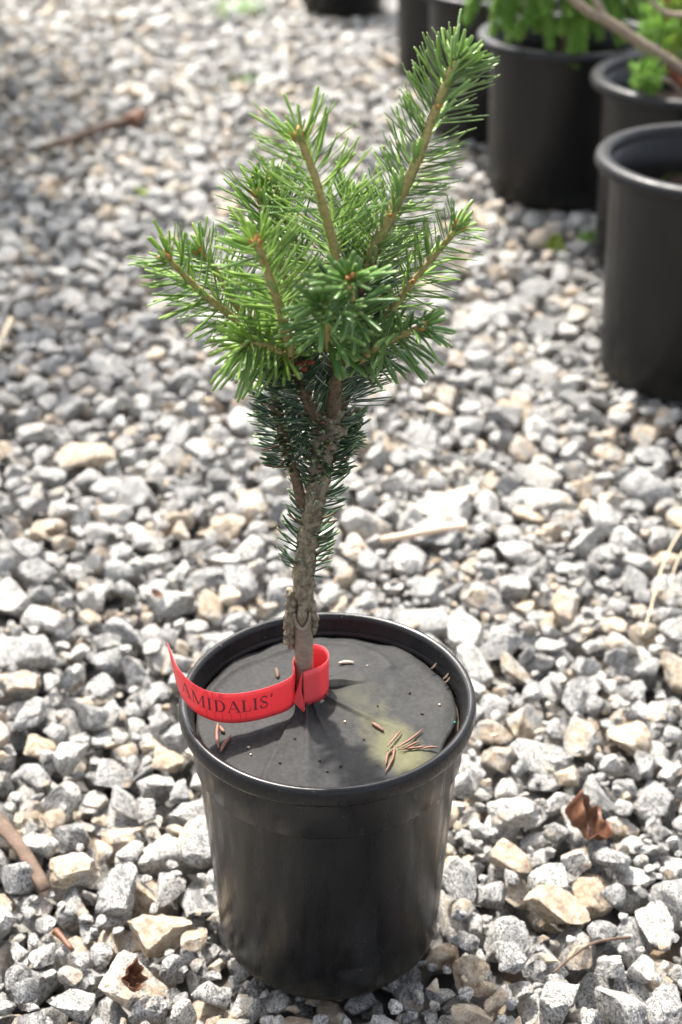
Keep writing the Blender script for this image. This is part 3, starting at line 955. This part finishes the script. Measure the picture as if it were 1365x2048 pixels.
shoot('shoot', [(600, 650, .030), (563, 530, .038), (535, 455, .040), (517, 388, .040)], 7, 5, 'twig', 120, 0.0190, buds=3, n=26, W=0.0019, front=0.10, a0=62, a1=42, up=0.25)
shoot('shoot', [(640, 610, .040), (597, 500, .048), (568, 425, .050), (548, 362, .050)], 7, 5, 'twig', 110, 0.0190, buds=2, n=24, W=0.0019, front=0.1, a0=62, a1=44, up=0.25)
shoot('shoot', [(690, 590, .040), (692, 490, .052), (705, 400, .056)], 7, 5, 'twig', 110, 0.019, buds=2, n=22, W=0.0019, front=0.1, a0=64, a1=44, up=0.25)
shoot('shoot', [(580, 716, -.018), (530, 690, -.030), (488, 690, -.040)], 6, 4.5, 'twig', 80, 0.019, buds=0, n=16, W=0.0021, front=0.2, a0=64, a1=44, up=0.05, droop=0.26)
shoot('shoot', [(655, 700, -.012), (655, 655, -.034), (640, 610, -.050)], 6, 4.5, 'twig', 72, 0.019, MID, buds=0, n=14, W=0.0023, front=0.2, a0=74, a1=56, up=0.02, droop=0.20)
shoot('shoot', [(720, 640, .030), (760, 560, .040), (790, 490, .045)], 6, 4.5, 'twig', 96, 0.021, buds=0, n=18, W=0.0018, front=0.1, a0=64, a1=44, up=0.12)

# rusty bud scales where the new shoots begin
for a, b, c in ((575, 715, -.020), (600, 727, -.022), (532, 735, -.004), (708, 600, -.004), (716, 612, -.004)):
    q = at_y(a, b, TY + c)
    for _ in range(5):
        d = Vector((random.gauss(0, 1), -abs(random.gauss(0.4, 0.6)), random.gauss(0.3, .8))).normalized()
        bud(fir, q + Vector((random.gauss(0, .0018), random.gauss(0, .001), random.gauss(0, .0018))), d, 0.0014, 'scale')

NEEDLES.sort(key=lambda it: -it[0])
off = FI.translation
for it in NEEDLES[:300]:
    link('needle', needle_mesh('needle', [it], off), [M[m] for m in it[7]], it[1])
groups = {}
for it in NEEDLES[300:]:
    groups.setdefault((it[1].name, it[7]), []).append(it)
for (own, mats), items in groups.items():
    link('needles', needle_mesh('needles', items, off), [M[m] for m in mats], bpy.data.objects[own], kind='stuff')
print('needles', len(NEEDLES))

# ------------------------------------------------------------------ red tag
TW = 0.0212
TZ = MZ + 0.0035
bot = [  # lower edge of the strap, from photograph pixels at the height it lies at
    at_z(608, 1413, TZ), at_z(634, 1404, TZ), at_z(652, 1393, TZ), at_z(658, 1376, TZ), at_z(647, 1361, TZ), at_z(622, 1356, TZ), at_z(597, 1366, TZ), at_z(585, 1386, TZ),
    at_z(589, 1406, TZ), at_z(576, 1420, TZ), at_z(545, 1432, TZ), at_z(505, 1442, TZ + .001), at_z(465, 1446, TZ + .003), at_z(430, 1442, TZ + .007), at_z(402, 1431, TZ + .012),
    at_z(380, 1414, TZ + .016), at_z(364, 1394, TZ + .019), at_z(355, 1371, TZ + .021), at_z(347, 1349, TZ + .023)]
TN = 240
TB = catmull(bot, TN)
lean = [Vector((0, 0.22, 1)), Vector((0, 0.22, 1)), Vector((0.05, 0.2, 1)), Vector((0, 0.02, 1)), Vector((-0.02, -0.06, 1)), Vector((-0.04, -0.06, 1)), Vector((-0.10, 0.05, 1))]
TD = [v.normalized() for v in catmull(lean, TN)]
# cumulative length for lettering
cum = [0.0]
for i in range(TN):
    cum.append(cum[-1] + (TB[i + 1] - TB[i]).length)

def tag_at(s, w):
    """point and outward normal at arc length s and width fraction w"""
    k = min(max(int(np.searchsorted(cum, s)) - 1, 0), TN - 1)
    f = (s - cum[k]) / max(cum[k + 1] - cum[k], 1e-9)
    p = TB[k].lerp(TB[k + 1], f)
    d = TD[k].lerp(TD[k + 1], f)
    t = (TB[min(k + 2, TN)] - TB[max(k - 1, 0)]).normalized()
    n = t.cross(d).normalized()
    return p + d * (TW * w), n

V, F = [], []
NW = 6
for i in range(TN + 1):
    endf = max(0.0, (i - (TN - 10)) / 10)
    for j in range(NW + 1):
        w = j / NW
        if i > TN - 11:
            w = w * (1 - endf * 0.75) + endf * 0.75          # tapered tail
        V.append(TB[i] + TD[i] * (TW * w))
for i in range(TN):
    for j in range(NW):
        a = i * (NW + 1) + j
        F.append((a, a + 1, a + NW + 2, a + NW + 1))
tag = link('plant_tag', mesh('plant_tag', V, F), M['tag'], label='red plastic plant tag looped round the fir stem, printed AMIDALIS', cat='plant tag')
md = tag.modifiers.new('thickness', 'SOLIDIFY'); md.thickness = 0.00028; md.offset = 0
# barb and slit edge where the strap threads through itself
b0 = at_z(588, 1340, 0.157 + TW * 0.8)
q = [TB[0] + TD[0] * TW * 1.0 + Vector((-0.0008, -0.0012, 0.0006)), TB[0] + TD[0] * TW * 0.55 + Vector((-0.0012, -0.0024, 0)), TB[0] + TD[0] * TW * 0.05 + Vector((0.0010, -0.0030, -0.0012)),
     TB[0] + TD[0] * TW * -0.10 + Vector((0.0016, -0.0030, -0.0014)), TB[0] + TD[0] * TW * 0.18 + Vector((-0.0060, -0.0012, 0)), TB[0] + TD[0] * TW * 0.6 + Vector((-0.0032, -0.0004, 0))]
V = q + [v + Vector((0, 0.0006, 0)) for v in q]
F = [(0, 1, 5), (1, 2, 4, 5), (2, 3, 4), (6, 11, 7), (7, 11, 10, 8), (8, 10, 9)] + [(i, i + 6, (i + 1) % 6 + 6, (i + 1) % 6) for i in range(6)]
link('barb', mesh('barb', V, F, False), M['tag'], tag)

# lettering: strokes (x0,y0,x1,y1,thickness) in a unit-high cap box
G = {
    'A': (0.86, [(0.08, 0, 0.43, 1, .05), (0.43, 1, 0.80, 0, .15), (0.20, .34, 0.64, .34, .05), (0.0, .02, 0.2, .02, .05), (0.62, .02, 0.94, .02, .05)]),
    'M': (1.05, [(0.12, 0, 0.14, 1, .05), (0.14, 1, 0.50, .05, .14), (0.50, .05, 0.86, 1, .05), (0.88, 0, 0.88, 1, .15), (0.0, .02, 0.26, .02, .05), (0.72, .02, 1.03, .02, .05), (0.0, .98, .18, .98, .05), (.86, .98, 1.03, .98, .05)]),
    'I': (0.42, [(0.2, 0, 0.2, 1, .15), (0.04, .02, .36, .02, .05), (0.04, .98, .36, .98, .05)]),
    'L': (0.70, [(0.2, 0, 0.2, 1, .15), (0.04, .02, .62, .02, .05), (0.04, .98, .36, .98, .05), (0.62, .02, .66, .28, .05)]),
    'B': (0.72, [(0.2, 0, 0.2, 1, .15), (0.04, .02, .45, .02, .05), (0.04, .98, .42, .98, .05), (.42, .98, .58, .78, .1), (.58, .78, .42, .54, .1), (.2, .54, .45, .54, .05), (.45, .54, .64, .28, .12), (.64, .28, .45, .02, .1)]),
    "'": (0.25, [(0.1, .72, 0.15, 1.05, .1)]),
}
G['D'] = (0.88, [(0.2, 0, 0.2, 1, .15), (0.04, .02, .4, .02, .05), (0.04, .98, .4, .98, .05)] + [(0.40 + 0.36 * math.cos(a), 0.5 + 0.48 * math.sin(a), 0.40 + 0.36 * math.cos(a + .35), 0.5 + 0.48 * math.sin(a + .35), .05 + .11 * max(0, math.cos(a + .17))) for a in [-1.57 + .35 * i for i in range(9)]])
G['S'] = (0.66, [(0.30 + 0.22 * math.cos(a), 0.75 + 0.23 * math.sin(a), 0.30 + 0.22 * math.cos(a + .45), 0.75 + 0.23 * math.sin(a + .45), .09) for a in [0.5 + .45 * i for i in range(7)]] +
          [(0.16, .62, 0.46, .38, .15)] + [(0.30 + 0.24 * math.cos(a), 0.26 + 0.24 * math.sin(a), 0.30 + 0.24 * math.cos(a - .45), 0.26 + 0.24 * math.sin(a - .45), .09) for a in [0.7 - .45 * i for i in range(9)]] + [(0.50, .78, .53, .98, .04), (0.05, .02, .07, .26, .04)])

def letters(name, text, s_start, w0, cap, m, gap=0.10, lift=0.00026):
    """text runs towards the strap's loop: arc length falls as x grows"""
    V, F = [], []
    x = 0.0
    for ch in text:
        if ch == ' ':
            x += 0.5; continue
        adv, st = G[ch]
        for (a, b, c, d, th) in st:
            L = math.hypot(c - a, d - b) or 1e-6
            ux, uy = (c - a) / L, (d - b) / L
            nx_, ny_ = -uy * th / 2, ux * th / 2
            nseg = 4
            o = len(V)
            for i in range(nseg + 1):
                f = i / nseg
                for sg in (1, -1):
                    gx, gy = a + (c - a) * f + nx_ * sg, b + (d - b) * f + ny_ * sg
                    p, n = tag_at(s_start - (x + gx) * cap, w0 + gy * cap / TW)
                    V.append(p + n * lift * (1 if n.dot(CAM - p) > 0 else -1))
            for i in range(nseg):
                F.append((o + 2 * i, o + 2 * i + 1, o + 2 * i + 3, o + 2 * i + 2))
        x += adv + gap
    link(name, mesh(name, V, F, False), m, tag)

# locate the strap length under given photograph pixels
def s_of_px(px):
    best = min(range(int(TN * 0.5), TN), key=lambda i: abs(proj(TB[i] + TD[i] * TW * 0.5)[0] - px))
    return cum[best]
sA, sB = s_of_px(364), s_of_px(549)
width_units = sum(G[c][0] + 0.10 for c in "AMIDALIS'")
cap = (sA - sB) / width_units
letters('lettering', "AMIDALIS'", sA, 0.36, min(cap, 0.0098), M['ink'])
letters('faint_lettering', "A ALB", s_of_px(385), 0.78, cap * 0.55, M['ink_faint'], 0.25)
letters('faint_lettering', "I LI I II", s_of_px(410), 0.12, cap * 0.5, M['ink_faint'], 0.35)

# ------------------------------------------------------------------ litter on the mat
def litter(name, P, r, m, label, cat, group=None, flat=0.5, segs=6, n=10, rough=0.15):
    Q = catmull(P, n)
    R = [r * (0.35 + 0.75 * math.sin(math.pi * min(0.97, max(0.06, i / n)))) for i in range(n + 1)]
    c = Q[n // 2]
    V, F = tube([q - c for q in Q], R, segs, rough, 400)
    return link(name, mesh(name, V, F), m, label=label, cat=cat, group=group, loc=c)

def on_mat(px, py, lift=0.0012):
    p = at_z(px, py, MZ + 0.002)
    p.z = mat_z(p.x, p.y) + lift
    return p

LN = 'dry brown fir needle lying in the clump on the algae patch'
GN = 'dead needles clumped on the weed mat'
for pts in (((770, 1545), (785, 1520), (790, 1490)), ((775, 1493), (790, 1475), (803, 1460)), ((795, 1492), (825, 1475), (846, 1455)), ((800, 1497), (835, 1492), (850, 1491)),
            ((772, 1530), (776, 1510), (790, 1495)), ((805, 1500), (826, 1486), (840, 1480)), ((845, 1494), (860, 1492), (876, 1493))):
    litter('dead_needle', [on_mat(a, b, 0.0012 + 0.0012 * random.random()) for a, b in pts], 0.00065, M['dead'], LN, 'dead needle', GN)
litter('dead_needle', [on_mat(744, 1443), on_mat(756, 1450), on_mat(768, 1458)], 0.0011, M['dead'], 'lone brown needle on the mat between the stem and the needle clump', 'dead needle')
for pts in (((436, 1445), (434, 1470), (438, 1495)), ((462, 1470), (450, 1485), (441, 1502)), ((440, 1450), (446, 1460), (450, 1462))):
    litter('dead_needle', [on_mat(a, b) for a, b in pts], 0.0010, M['dead'], 'brown needle by the pot wall below the lettered part of the red tag', 'dead needle', 'dead needles below the tag')
litter('dead_needle', [on_mat(678, 1328), on_mat(692, 1328), on_mat(708, 1331)], 0.0010, M['pale_wood'], 'pale tan needle on the mat behind the red loop', 'dead needle')
litter('dead_needle', [on_mat(552, 1335), on_mat(555, 1347), on_mat(556, 1356)], 0.0012, M['wood'], 'short pale bark chip behind the red tag strap', 'bark chip')
for i, (a, b) in enumerate(((868, 1336), (892, 1358), (895, 1366))):
    litter('dead_needle', [on_mat(a - 6, b + 4, 0.003), on_mat(a, b, 0.003), on_mat(a + 5, b - 5, 0.004)], 0.0006, M['wood'], 'tiny dry flower husk caught between the mat and the pot wall', 'husk', 'husks at the mat edge')
crumbs = [(502, 1506), (682, 1530), (728, 1474), (497, 1490), (756, 1408), (640, 1520), (880, 1405), (590, 1480), (470, 1420), (735, 1335), (820, 1380), (560, 1530), (690, 1440), (655, 1540), (845, 1420)]
for i, (a, b) in enumerate(crumbs):
    p = on_mat(a, b, 0.0006)
    k = i % NVAR
    o = link('crumb', mesh('crumb', ROCK[2][k][0] * random.uniform(0.0012, 0.0024), ROCK[2][k][1].tolist()), M['soil'] if i % 3 else M['pale_wood'],
             label='dark crumb of bark lying on the weed mat' if i % 3 else 'tiny pale grit speck on the weed mat', cat='crumb' if i % 3 else 'grit',
             group='dark crumbs on the mat' if i % 3 else 'pale specks on the mat', loc=p)
for a, b, c in ((910, 1446, 'lying in the gap at the mat edge'), (780, 1500, 'under the needle clump')):
    p = at_z(a, b, 0.1655) if a > 900 else on_mat(a, b, 0.001)
    bm = bmesh.new(); bmesh.ops.create_icosphere(bm, subdivisions=2, radius=0.0011)
    for v in bm.verts:
        v.co *= 1 + 0.08 * mnoise.noise(v.co * 900)
    me = bpy.data.meshes.new('fertiliser_prill'); bm.to_mesh(me); bm.free()
    me.polygons.foreach_set('use_smooth', [True] * len(me.polygons))
    link('fertiliser_prill', me, M['prill'], label='green fertiliser bead ' + c, cat='fertiliser bead', loc=p)

# ------------------------------------------------------------------ litter on the gravel
def on_ground(px, py, lift=0.0, z=0.004):
    p = at_z(px, py, z)
    p.z = hz(p.x, p.y) + lift
    return p

def stick(name, pts, r0, r1, m, label, cat, lift=0.002, flat=1.0, level=True, n=18, segs=8):
    P = [on_ground(a, b, lift) for a, b in pts]
    if level:
        zm = sorted(p.z for p in P)[len(P) // 2] + 0.002
        for p in P:
            p.z = zm + (p.z - zm) * 0.25
    Q = catmull(P, n)
    c = Q[n // 2]
    V, F = tube([q - c for q in Q], [r0 + (r1 - r0) * i / n for i in range(n + 1)], segs, 0.12, 120)
    if flat != 1.0:
        V = [Vector((v.x, v.y, v.z * 1.0)) for v in V]
        t = (Q[-1] - Q[0]).normalized()
        upv = Vector((0, 0, 1)); upv = (upv - t * upv.dot(t)).normalized()
        for i, v in enumerate(V):
            ax = Q[i // segs if i // segs <= n else n] - c
            d = v - ax
            V[i] = v - upv * d.dot(upv) * (1 - flat)
    return link(name, mesh(name, V, F), m, label=label, cat=cat, loc=c)

stick('wood_splinter', [(-30, 1615), (10, 1660), (45, 1705), (92, 1782)], 0.0062, 0.0045, M['wood'], 'flat brown splinter of wood lying on the gravel', 'wood splinter', flat=0.4, n=10)
stick('stick', [(85, 312), (150, 290), (215, 270), (262, 258)], 0.0055, 0.0085, M['wood'], 'brown stick with a frayed dark end lying far off on the gravel', 'stick', lift=0.008)
stick('leaf_clump', [(258, 262), (268, 250), (285, 240)], 0.016, 0.010, M['leaf_brown'], 'ragged rust-brown clump of dead leaves at the end of the stick', 'leaf clump', lift=0.008, n=8)
stick('stick', [(762, 1086), (820, 1078), (870, 1070), (932, 1060)], 0.003, 0.0045, M['pale_wood'], 'pale bleached stick lying on the gravel behind the fir', 'stick')
stick('straw_stalk', [(-8, 700), (8, 668), (22, 635)], 0.003, 0.004, M['straw'], 'short pale stalk on the gravel away from the pots', 'straw')
stick('twig', [(1105, 1955), (1150, 1915), (1195, 1890), (1262, 1868)], 0.0008, 0.0011, M['wood'], 'thin curved brown twig lying over the gravel stones', 'twig', lift=0.001, level=False)
stick('straw_stalk', [(1282, 1300), (1300, 1235), (1318, 1165), (1345, 1105), (1385, 1060)], 0.0006, 0.0009, M['straw'], 'long thin dry grass stalk leaning over the stones', 'straw', lift=0.012, level=False)
stick('straw_stalk', [(1338, 1190), (1352, 1150), (1385, 1100)], 0.0005, 0.0008, M['straw'], 'shorter dry grass blade beside the long stalk', 'straw', lift=0.012, level=False)
stick('bark_piece', [(112, 1865), (125, 1880), (146, 1905)], 0.0026, 0.0014, M['leaf_brown'], 'small rusty bark scrap wedged between grey stones', 'bark scrap', n=6)

def dead_leaf(px, py, size, rot, label, m, curl=1.0, name='dead_leaf'):
    V, F = [], []
    nu, nv = 12, 18
    for j in range(nv + 1):
        v = j / nv
        wd = 0.42 * math.sin(math.pi * v ** 0.8) * (1 + 0.35 * math.sin(v * 19)) + 0.02
        for i in range(nu + 1):
            u = i / nu * 2 - 1
            x, y = u * wd, v - 0.5
            z = curl * (0.30 * u * u * (0.4 + v) + 0.55 * (v - 0.5) ** 2 + 0.07 * mnoise.noise(Vector((x * 4, y * 4, size * 999))))
            V.append(Vector((x * math.cos(z * 0.9), y, z)) * size)
    for j in range(nv):
        for i in range(nu):
            a = j * (nu + 1) + i
            F.append((a, a + 1, a + nu + 2, a + nu + 1))
    o = link(name, mesh(name, V, F), m, label=label, cat='leaf', loc=on_ground(px, py, 0.002))
    o.rotation_euler = rot
    md = o.modifiers.new('thickness', 'SOLIDIFY'); md.thickness = 0.0004
    return o

dead_leaf(1160, 1668, 0.034, (0.5, 0.1, 1.25), 'curled brown dead leaf among the gravel stones', M['leaf_brown'], 1.5)
dead_leaf(262, 1985, 0.016, (0.3, 0.4, 0.4), 'small curled brown leaf scrap between the pale stones', M['leaf_brown'], 1.8)
dead_leaf(1108, 497, 0.030, (0.9, 0.2, 0.2), 'yellow-green fallen leaf standing up on the gravel', M['leaf_green'], 0.6, 'fallen_leaf')
dead_leaf(283, 382, 0.022, (0.2, 0.2, 1.0), 'tiny yellow-green leaf lying alone on the grey gravel', M['leaf_green'], 0.6, 'fallen_leaf')
dead_leaf(315, 1205, 0.011, (0.2, 0.2, 1.2), 'rust-brown leaf scrap on a grey stone behind the red tag', M['leaf_brown'], 0.8)

# ------------------------------------------------------------------ background plants
def sprays(P, count, L, W, spread, rough_dir, taper=True):
    """soft needle faces along an axis"""
    V, F = [], []
    n = len(P)
    for i in range(count):
        s = random.random()
        x = s * (n - 1)
        k = min(int(x), n - 2)
        p = P[k].lerp(P[k + 1], x - k)
        t = (P[k + 1] - P[k]).normalized()
        b = t.orthogonal().normalized(); c = t.cross(b)
        a = random.uniform(0, 6.283)
        rad = b * math.cos(a) + c * math.sin(a)
        al = math.radians(random.gauss(spread, 12))
        d = t * math.cos(al) + rad * math.sin(al) + rough_dir
        d.normalize()
        l = L * random.uniform(0.6, 1.15) * ((1.15 - 0.6 * s) if taper else 1)
        w = d.cross(Vector((random.gauss(0, 1), random.gauss(0, 1), random.gauss(0, 1)))).normalized() * (W / 2)
        m_ = p + d * l * 0.5
        o = len(V)
        V += [p - w * .5, p + w * .5, m_ + w, m_ - w, p + d * l]
        F += [(o, o + 1, o + 2, o + 3), (o + 3, o + 2, o + 4)]
    return V, F

def branchy(root, org, name, P, r0, r1, twig_m, leaf_m, count, L, W, spread, rough_dir=Vector((0, 0, 0)), subs=0, sub_len=0.05):
    Q = catmull(P, 14)
    V, F = tube([q - org for q in Q], [r0 + (r1 - r0) * i / 14 for i in range(15)], 7, 0.12, 100)
    b = link(name, mesh(name, V, F), twig_m, root)
    V, F = [], []
    axes = [Q[3:]]
    for i in range(subs):
        s = random.uniform(0.25, 0.95)
        p = Q[int(s * 14)]
        t = (Q[-1] - Q[0]).normalized()
        sd_ = t.cross(Vector((0, 0, 1))).normalized() * random.choice((-1, 1))
        d = (t * 0.8 + sd_ * random.uniform(0.4, 0.9) + Vector((0, 0, random.uniform(-0.25, 0.15)))).normalized()
        ln = sub_len * random.uniform(0.6, 1.2) * (1.2 - 0.6 * s)
        axes.append([p, p + d * ln * 0.5 + Vector((0, 0, -0.002)), p + d * ln + Vector((0, 0, -0.012))])
        tv, tf = tube([q - org for q in axes[-1]], [r1 * 1.2, r1, r1 * 0.6], 5)
        o = len(V)
    for ax in axes:
        v, f = sprays(ax, count if ax is axes[0] else int(count * 0.45), L, W, spread, rough_dir)
        o = len(V)
        V += [p - org for p in v]; F += [tuple(i + o for i in q) for q in f]
    if V:
        link('needles', mesh('needles', V, F, False), leaf_m, b, kind='stuff')
    return b

# drooping feathery conifer in pot D
x, y, r, bz = POTS['D']
org = Vector((x, y, 0.168))
con = empty('conifer', org, 'bushy conifer with drooping feathery bright green sprays over a wide black pot', 'conifer')
V, F = tube([Vector((0, 0, -0.004)), Vector((0.004, 0, 0.12)), Vector((0, 0.005, 0.3)), Vector((0.004, 0, 0.5))], [0.012, 0.010, 0.007, 0.003], 10, 0.2, 120)
link('trunk', mesh('trunk', V, F), M['bark_dark'], con)
tips = [(985, 62, .10), (1010, 45, .10), (935, 40, .06), (950, 15, .06), (1040, 70, .08), (1060, 40, .10), (1150, 125, .115), (1165, 95, .11), (1120, 60, .10), (1100, 88, .10), (1200, 70, .08), (1240, 80, .05), (1225, 40, .08),
        (1300, 70, -.02), (1280, 30, .0), (1030, -30, .10), (1120, -20, .12), (980, -40, .06), (1200, -40, .1), (1180, 20, .115), (1010, 90, -.06), (1090, 20, .12)]
tips += [(a + random.uniform(-28, 28), b - random.uniform(8, 40), c + random.uniform(-.03, .01)) for a, b, c in tips]
for a, b, c in tips:
    tip = at_y(a, b, y - c)
    out = Vector((tip.x - x, tip.y - y, 0))
    out = out.normalized() if out.length > 0.01 else Vector((0, -1, 0))
    st_b = tip - out * random.uniform(0.03, 0.05) + Vector((random.uniform(-.02, .02), 0, random.uniform(0.055, 0.085)))
    h0 = min(max(st_b.z - 0.168 + random.uniform(-0.03, 0.03), 0.05), 0.45)
    s0 = org + Vector((0, 0, h0))
    Q = catmull([s0, s0.lerp(st_b, 0.6) + Vector((0, 0, 0.015)), st_b, st_b.lerp(tip, 0.55), tip], 20)
    V, F = tube([q - org for q in Q], [0.003 - 0.0001 * i for i in range(21)], 7, 0.12, 100)
    br = link('branch', mesh('branch', V, F), M['bark_dark'], con)
    V, F = sprays(Q[6:], 700, 0.0205, 0.0014, 40, Vector((0, 0, -0.1)))
    link('needles', mesh('needles', [v - org for v in V], F, False), M['sprig'], br, kind='stuff')
for i in range(20):
    a = random.uniform(0, 6.283); h0 = random.uniform(0.12, 0.46)
    rr = random.uniform(0.10, 0.16) * (1.1 - h0)
    s0 = org + Vector((0, 0, h0))
    tip = s0 + Vector((math.cos(a) * rr, math.sin(a) * rr, random.uniform(-0.07, 0.02)))
    branchy(con, org, 'branch', [s0, s0.lerp(tip, .5) + Vector((0, 0, 0.02)), tip], 0.003, 0.0012, M['bark_dark'], M['sprig_dark'], 150, 0.020, 0.0020, 38, Vector((0, 0, -0.15)), 5, 0.05)

# shrub with a long bare branch in pot F
x, y, r, bz = POTS['F']
org = Vector((x, y, 0.186))
shr = empty('conifer', org, 'sparse young conifer with a long bare grey-brown branch reaching over the pot rims', 'conifer')
def fpx(a, b, c=0.0):
    return at_y(a, b, y + c)
base = org + Vector((0.03, -0.01, 0))
b1 = [base, fpx(1400, 165, -.03), fpx(1365, 140, -.05), fpx(1290, 92, -.07), fpx(1215, 42, -.09), fpx(1175, 22, -.10), fpx(1128, -18, -.11), fpx(1080, -60, -.12)]
Q = catmull(b1, 40)
V, F = tube([q - org for q in Q], [(13.5 - 7 * i / 40) * 6.0e-4 for i in range(41)], 9, 0.15, 110)
mainb = link('branch', mesh('branch', V, F), M['stem'], shr)
b2 = [fpx(1222, 46, -.09), fpx(1195, 10, -.09), fpx(1178, -30, -.09), fpx(1150, -90, -.08)]
Q = catmull(b2, 14)
V, F = tube([q - org for q in Q], [(7.0 - 3 * i / 14) * 6.0e-4 for i in range(15)], 8, 0.15, 110)
link('side_branch', mesh('side_branch', V, F), M['stem'], mainb)
def tuft(a, b, c, n, L, m, parent, rad=0.012):
    p0 = fpx(a, b, c)
    V, F = [], []
    for k in range(n):
        d = Vector((random.gauss(0, 1), random.gauss(0, 1), random.gauss(0.25, 1))).normalized()
        p = p0 + d * rad * random.random()
        v, f = sprays([p, p + d * rad * 0.7], 26, L, 0.0016, 48, Vector((0, 0, 0.1)), False)
        o = len(V); V += [q - org for q in v]; F += [tuple(i + o for i in q) for q in f]
    link('needles', mesh('needles', V, F, False), m, parent, kind='stuff')
for a, b, c in ((1295, 152, -.085),):
    st_ = catmull([base + Vector((-0.02, -0.01, 0)), fpx(1345, 168, -.05), fpx(1300, 155, -.083)], 10)
    V, F = tube([q - org for q in st_], [0.0035 - 0.0002 * i for i in range(11)], 7, 0.1, 100)
    sb = link('side_branch', mesh('side_branch', V, F), M['stem'], shr)
    tuft(a, b, c, 26, 0.012, M['sprig'], sb, 0.014)
rs = catmull([base + Vector((0.0, 0.02, 0)), fpx(1340, 135, .0), fpx(1345, 85, .0), fpx(1338, 30, .0), fpx(1330, -50, .0)], 16)
V, F = tube([q - org for q in rs], [0.006 - 0.0002 * i for i in range(17)], 8, 0.15, 100)
rb = link('stem', mesh('stem', V, F), M['stem_red'], shr)
for a, b in ((1330, 60), (1318, 40), (1345, 75), (1310, 68), (1355, 25), (1322, 90), (1360, 55), (1335, 10), (1350, 100), (1368, 5)):
    tuft(a, b, random.uniform(-.03, .02), 14, 0.010, M['sprig2'] if a > 1340 else M['sprig'], rb, 0.016)
us = catmull([fpx(1380, 30, -.04), fpx(1340, 28, -.04), fpx(1310, 10, -.04), fpx(1290, -20, -.04)], 10)
V, F = tube([q - org for q in us], [0.0035 - 0.0001 * i for i in range(11)], 7, 0.1, 100)
link('side_branch', mesh('side_branch', V, F), M['stem'], shr)

# weed in pot E
x, y, r, bz = POTS['E']
def blade_clump(root, org, n, L, W, m, lean=0.5, name='blades', spread=0.01):
    V, F = [], []
    for i in range(n):
        a = random.uniform(0, 6.283)
        o3 = Vector((random.gauss(0, spread), random.gauss(0, spread), 0))
        d = Vector((math.cos(a) * lean, math.sin(a) * lean, 1)).normalized()
        l = L * random.uniform(0.5, 1.1)
        w = Vector((-math.sin(a), math.cos(a), 0)) * W * 0.5
        o = len(V)
        for s in (0, .35, .7, 1.0):
            p = o3 + d * l * s + Vector((math.cos(a), math.sin(a), -0.55)) * (l * 0.45 * s * s)
            ww = w * (1 - s * 0.9)
            V += [p - ww, p + ww]
        for k in range(3):
            F.append((o + 2 * k, o + 2 * k + 1, o + 2 * k + 3, o + 2 * k + 2))
    return link(name, mesh(name, V, F), m, root, kind='stuff')
wp = at_z(1338, 338, 0.178)
we = empty('weed', wp, 'small green weed sprouting from soil in the matt black pot', 'weed')
blade_clump(we, wp, 60, 0.018, 0.004, M['sprig2'], 1.0, 'leaves', 0.014)

# grass tufts
gp = on_ground(478, 18)
gr = empty('grass_tuft', gp, 'bright green grass tuft growing from the far gravel', 'grass tuft')
blade_clump(gr, gp, 170, 0.05, 0.004, M['grass'], 1.1, 'blades', 0.022)
gp = on_ground(1178, 478)
gr = empty('fallen_sprig', gp + Vector((0, 0, 0.004)), 'green conifer sprig lying on the gravel against the matt black pot', 'sprig')
V, F = tube([Vector((-0.016, 0.004, 0)), Vector((0, 0, 0.003)), Vector((0.017, -0.003, 0.001))], [0.0012, 0.0011, 0.0008], 6)
link('stem', mesh('stem', V, F), M['stem'], gr)
V, F = sprays([Vector((-0.016, 0.004, 0)), Vector((0, 0, 0.003)), Vector((0.017, -0.003, 0.001))], 170, 0.012, 0.0018, 50, Vector((0, 0, 0.1)), False)
link('needles', mesh('needles', V, F, False), M['sprig'], gr, kind='stuff')
gp = on_ground(500, 155)
gr = empty('grass_tuft', gp, 'faint sparse grass blades on the far gravel in front of the bright tuft', 'grass tuft')
blade_clump(gr, gp, 26, 0.022, 0.003, M['grass'], 1.2, 'blades', 0.016)

# tall airy conifers beside the gravel: they shade the far gravel
for k, lab, ht in (('G', 'tall airy conifer at the near end of the lone row across the gravel', 1.1), ('H', 'tall airy conifer at the far end of the lone row across the gravel', 1.1), ('I', 'tall airy conifer in the middle of the lone row across the gravel', 1.1)):
    x, y, r, bz = POTS[k]
    org = Vector((x, y, 0.178))
    tr_ = empty('conifer', org, lab, 'conifer')
    V, F = tube(catmull([Vector((0, 0, -0.004)), Vector((0.01, 0, 0.3)), Vector((-0.005, 0.005, 0.6)), Vector((0, 0, ht))], 16), [0.011 - 0.0006 * i for i in range(17)], 9, 0.2, 100)
    link('trunk', mesh('trunk', V, F), M['bark_dark'], tr_)
    for i in range(64):
        a = i * 2.4 + random.uniform(-.3, .3); h0 = 0.34 + (ht - 0.36) * i / 64
        rr = 0.34 * (1.12 - h0 / ht) + 0.06
        s0 = org + Vector((0, 0, h0))
        tip = s0 + Vector((math.cos(a) * rr, math.sin(a) * rr, random.uniform(-0.02, 0.07)))
        # keep the crown clear of the picture's edge
        branchy(tr_, org, 'branch', [s0, s0.lerp(tip, .5) + Vector((0, 0, 0.01)), tip], 0.0026, 0.001, M['bark_dark'], M['sprig'], 110, 0.022, 0.0020, 45, Vector((0, 0, -0.05)), 5, 0.08)
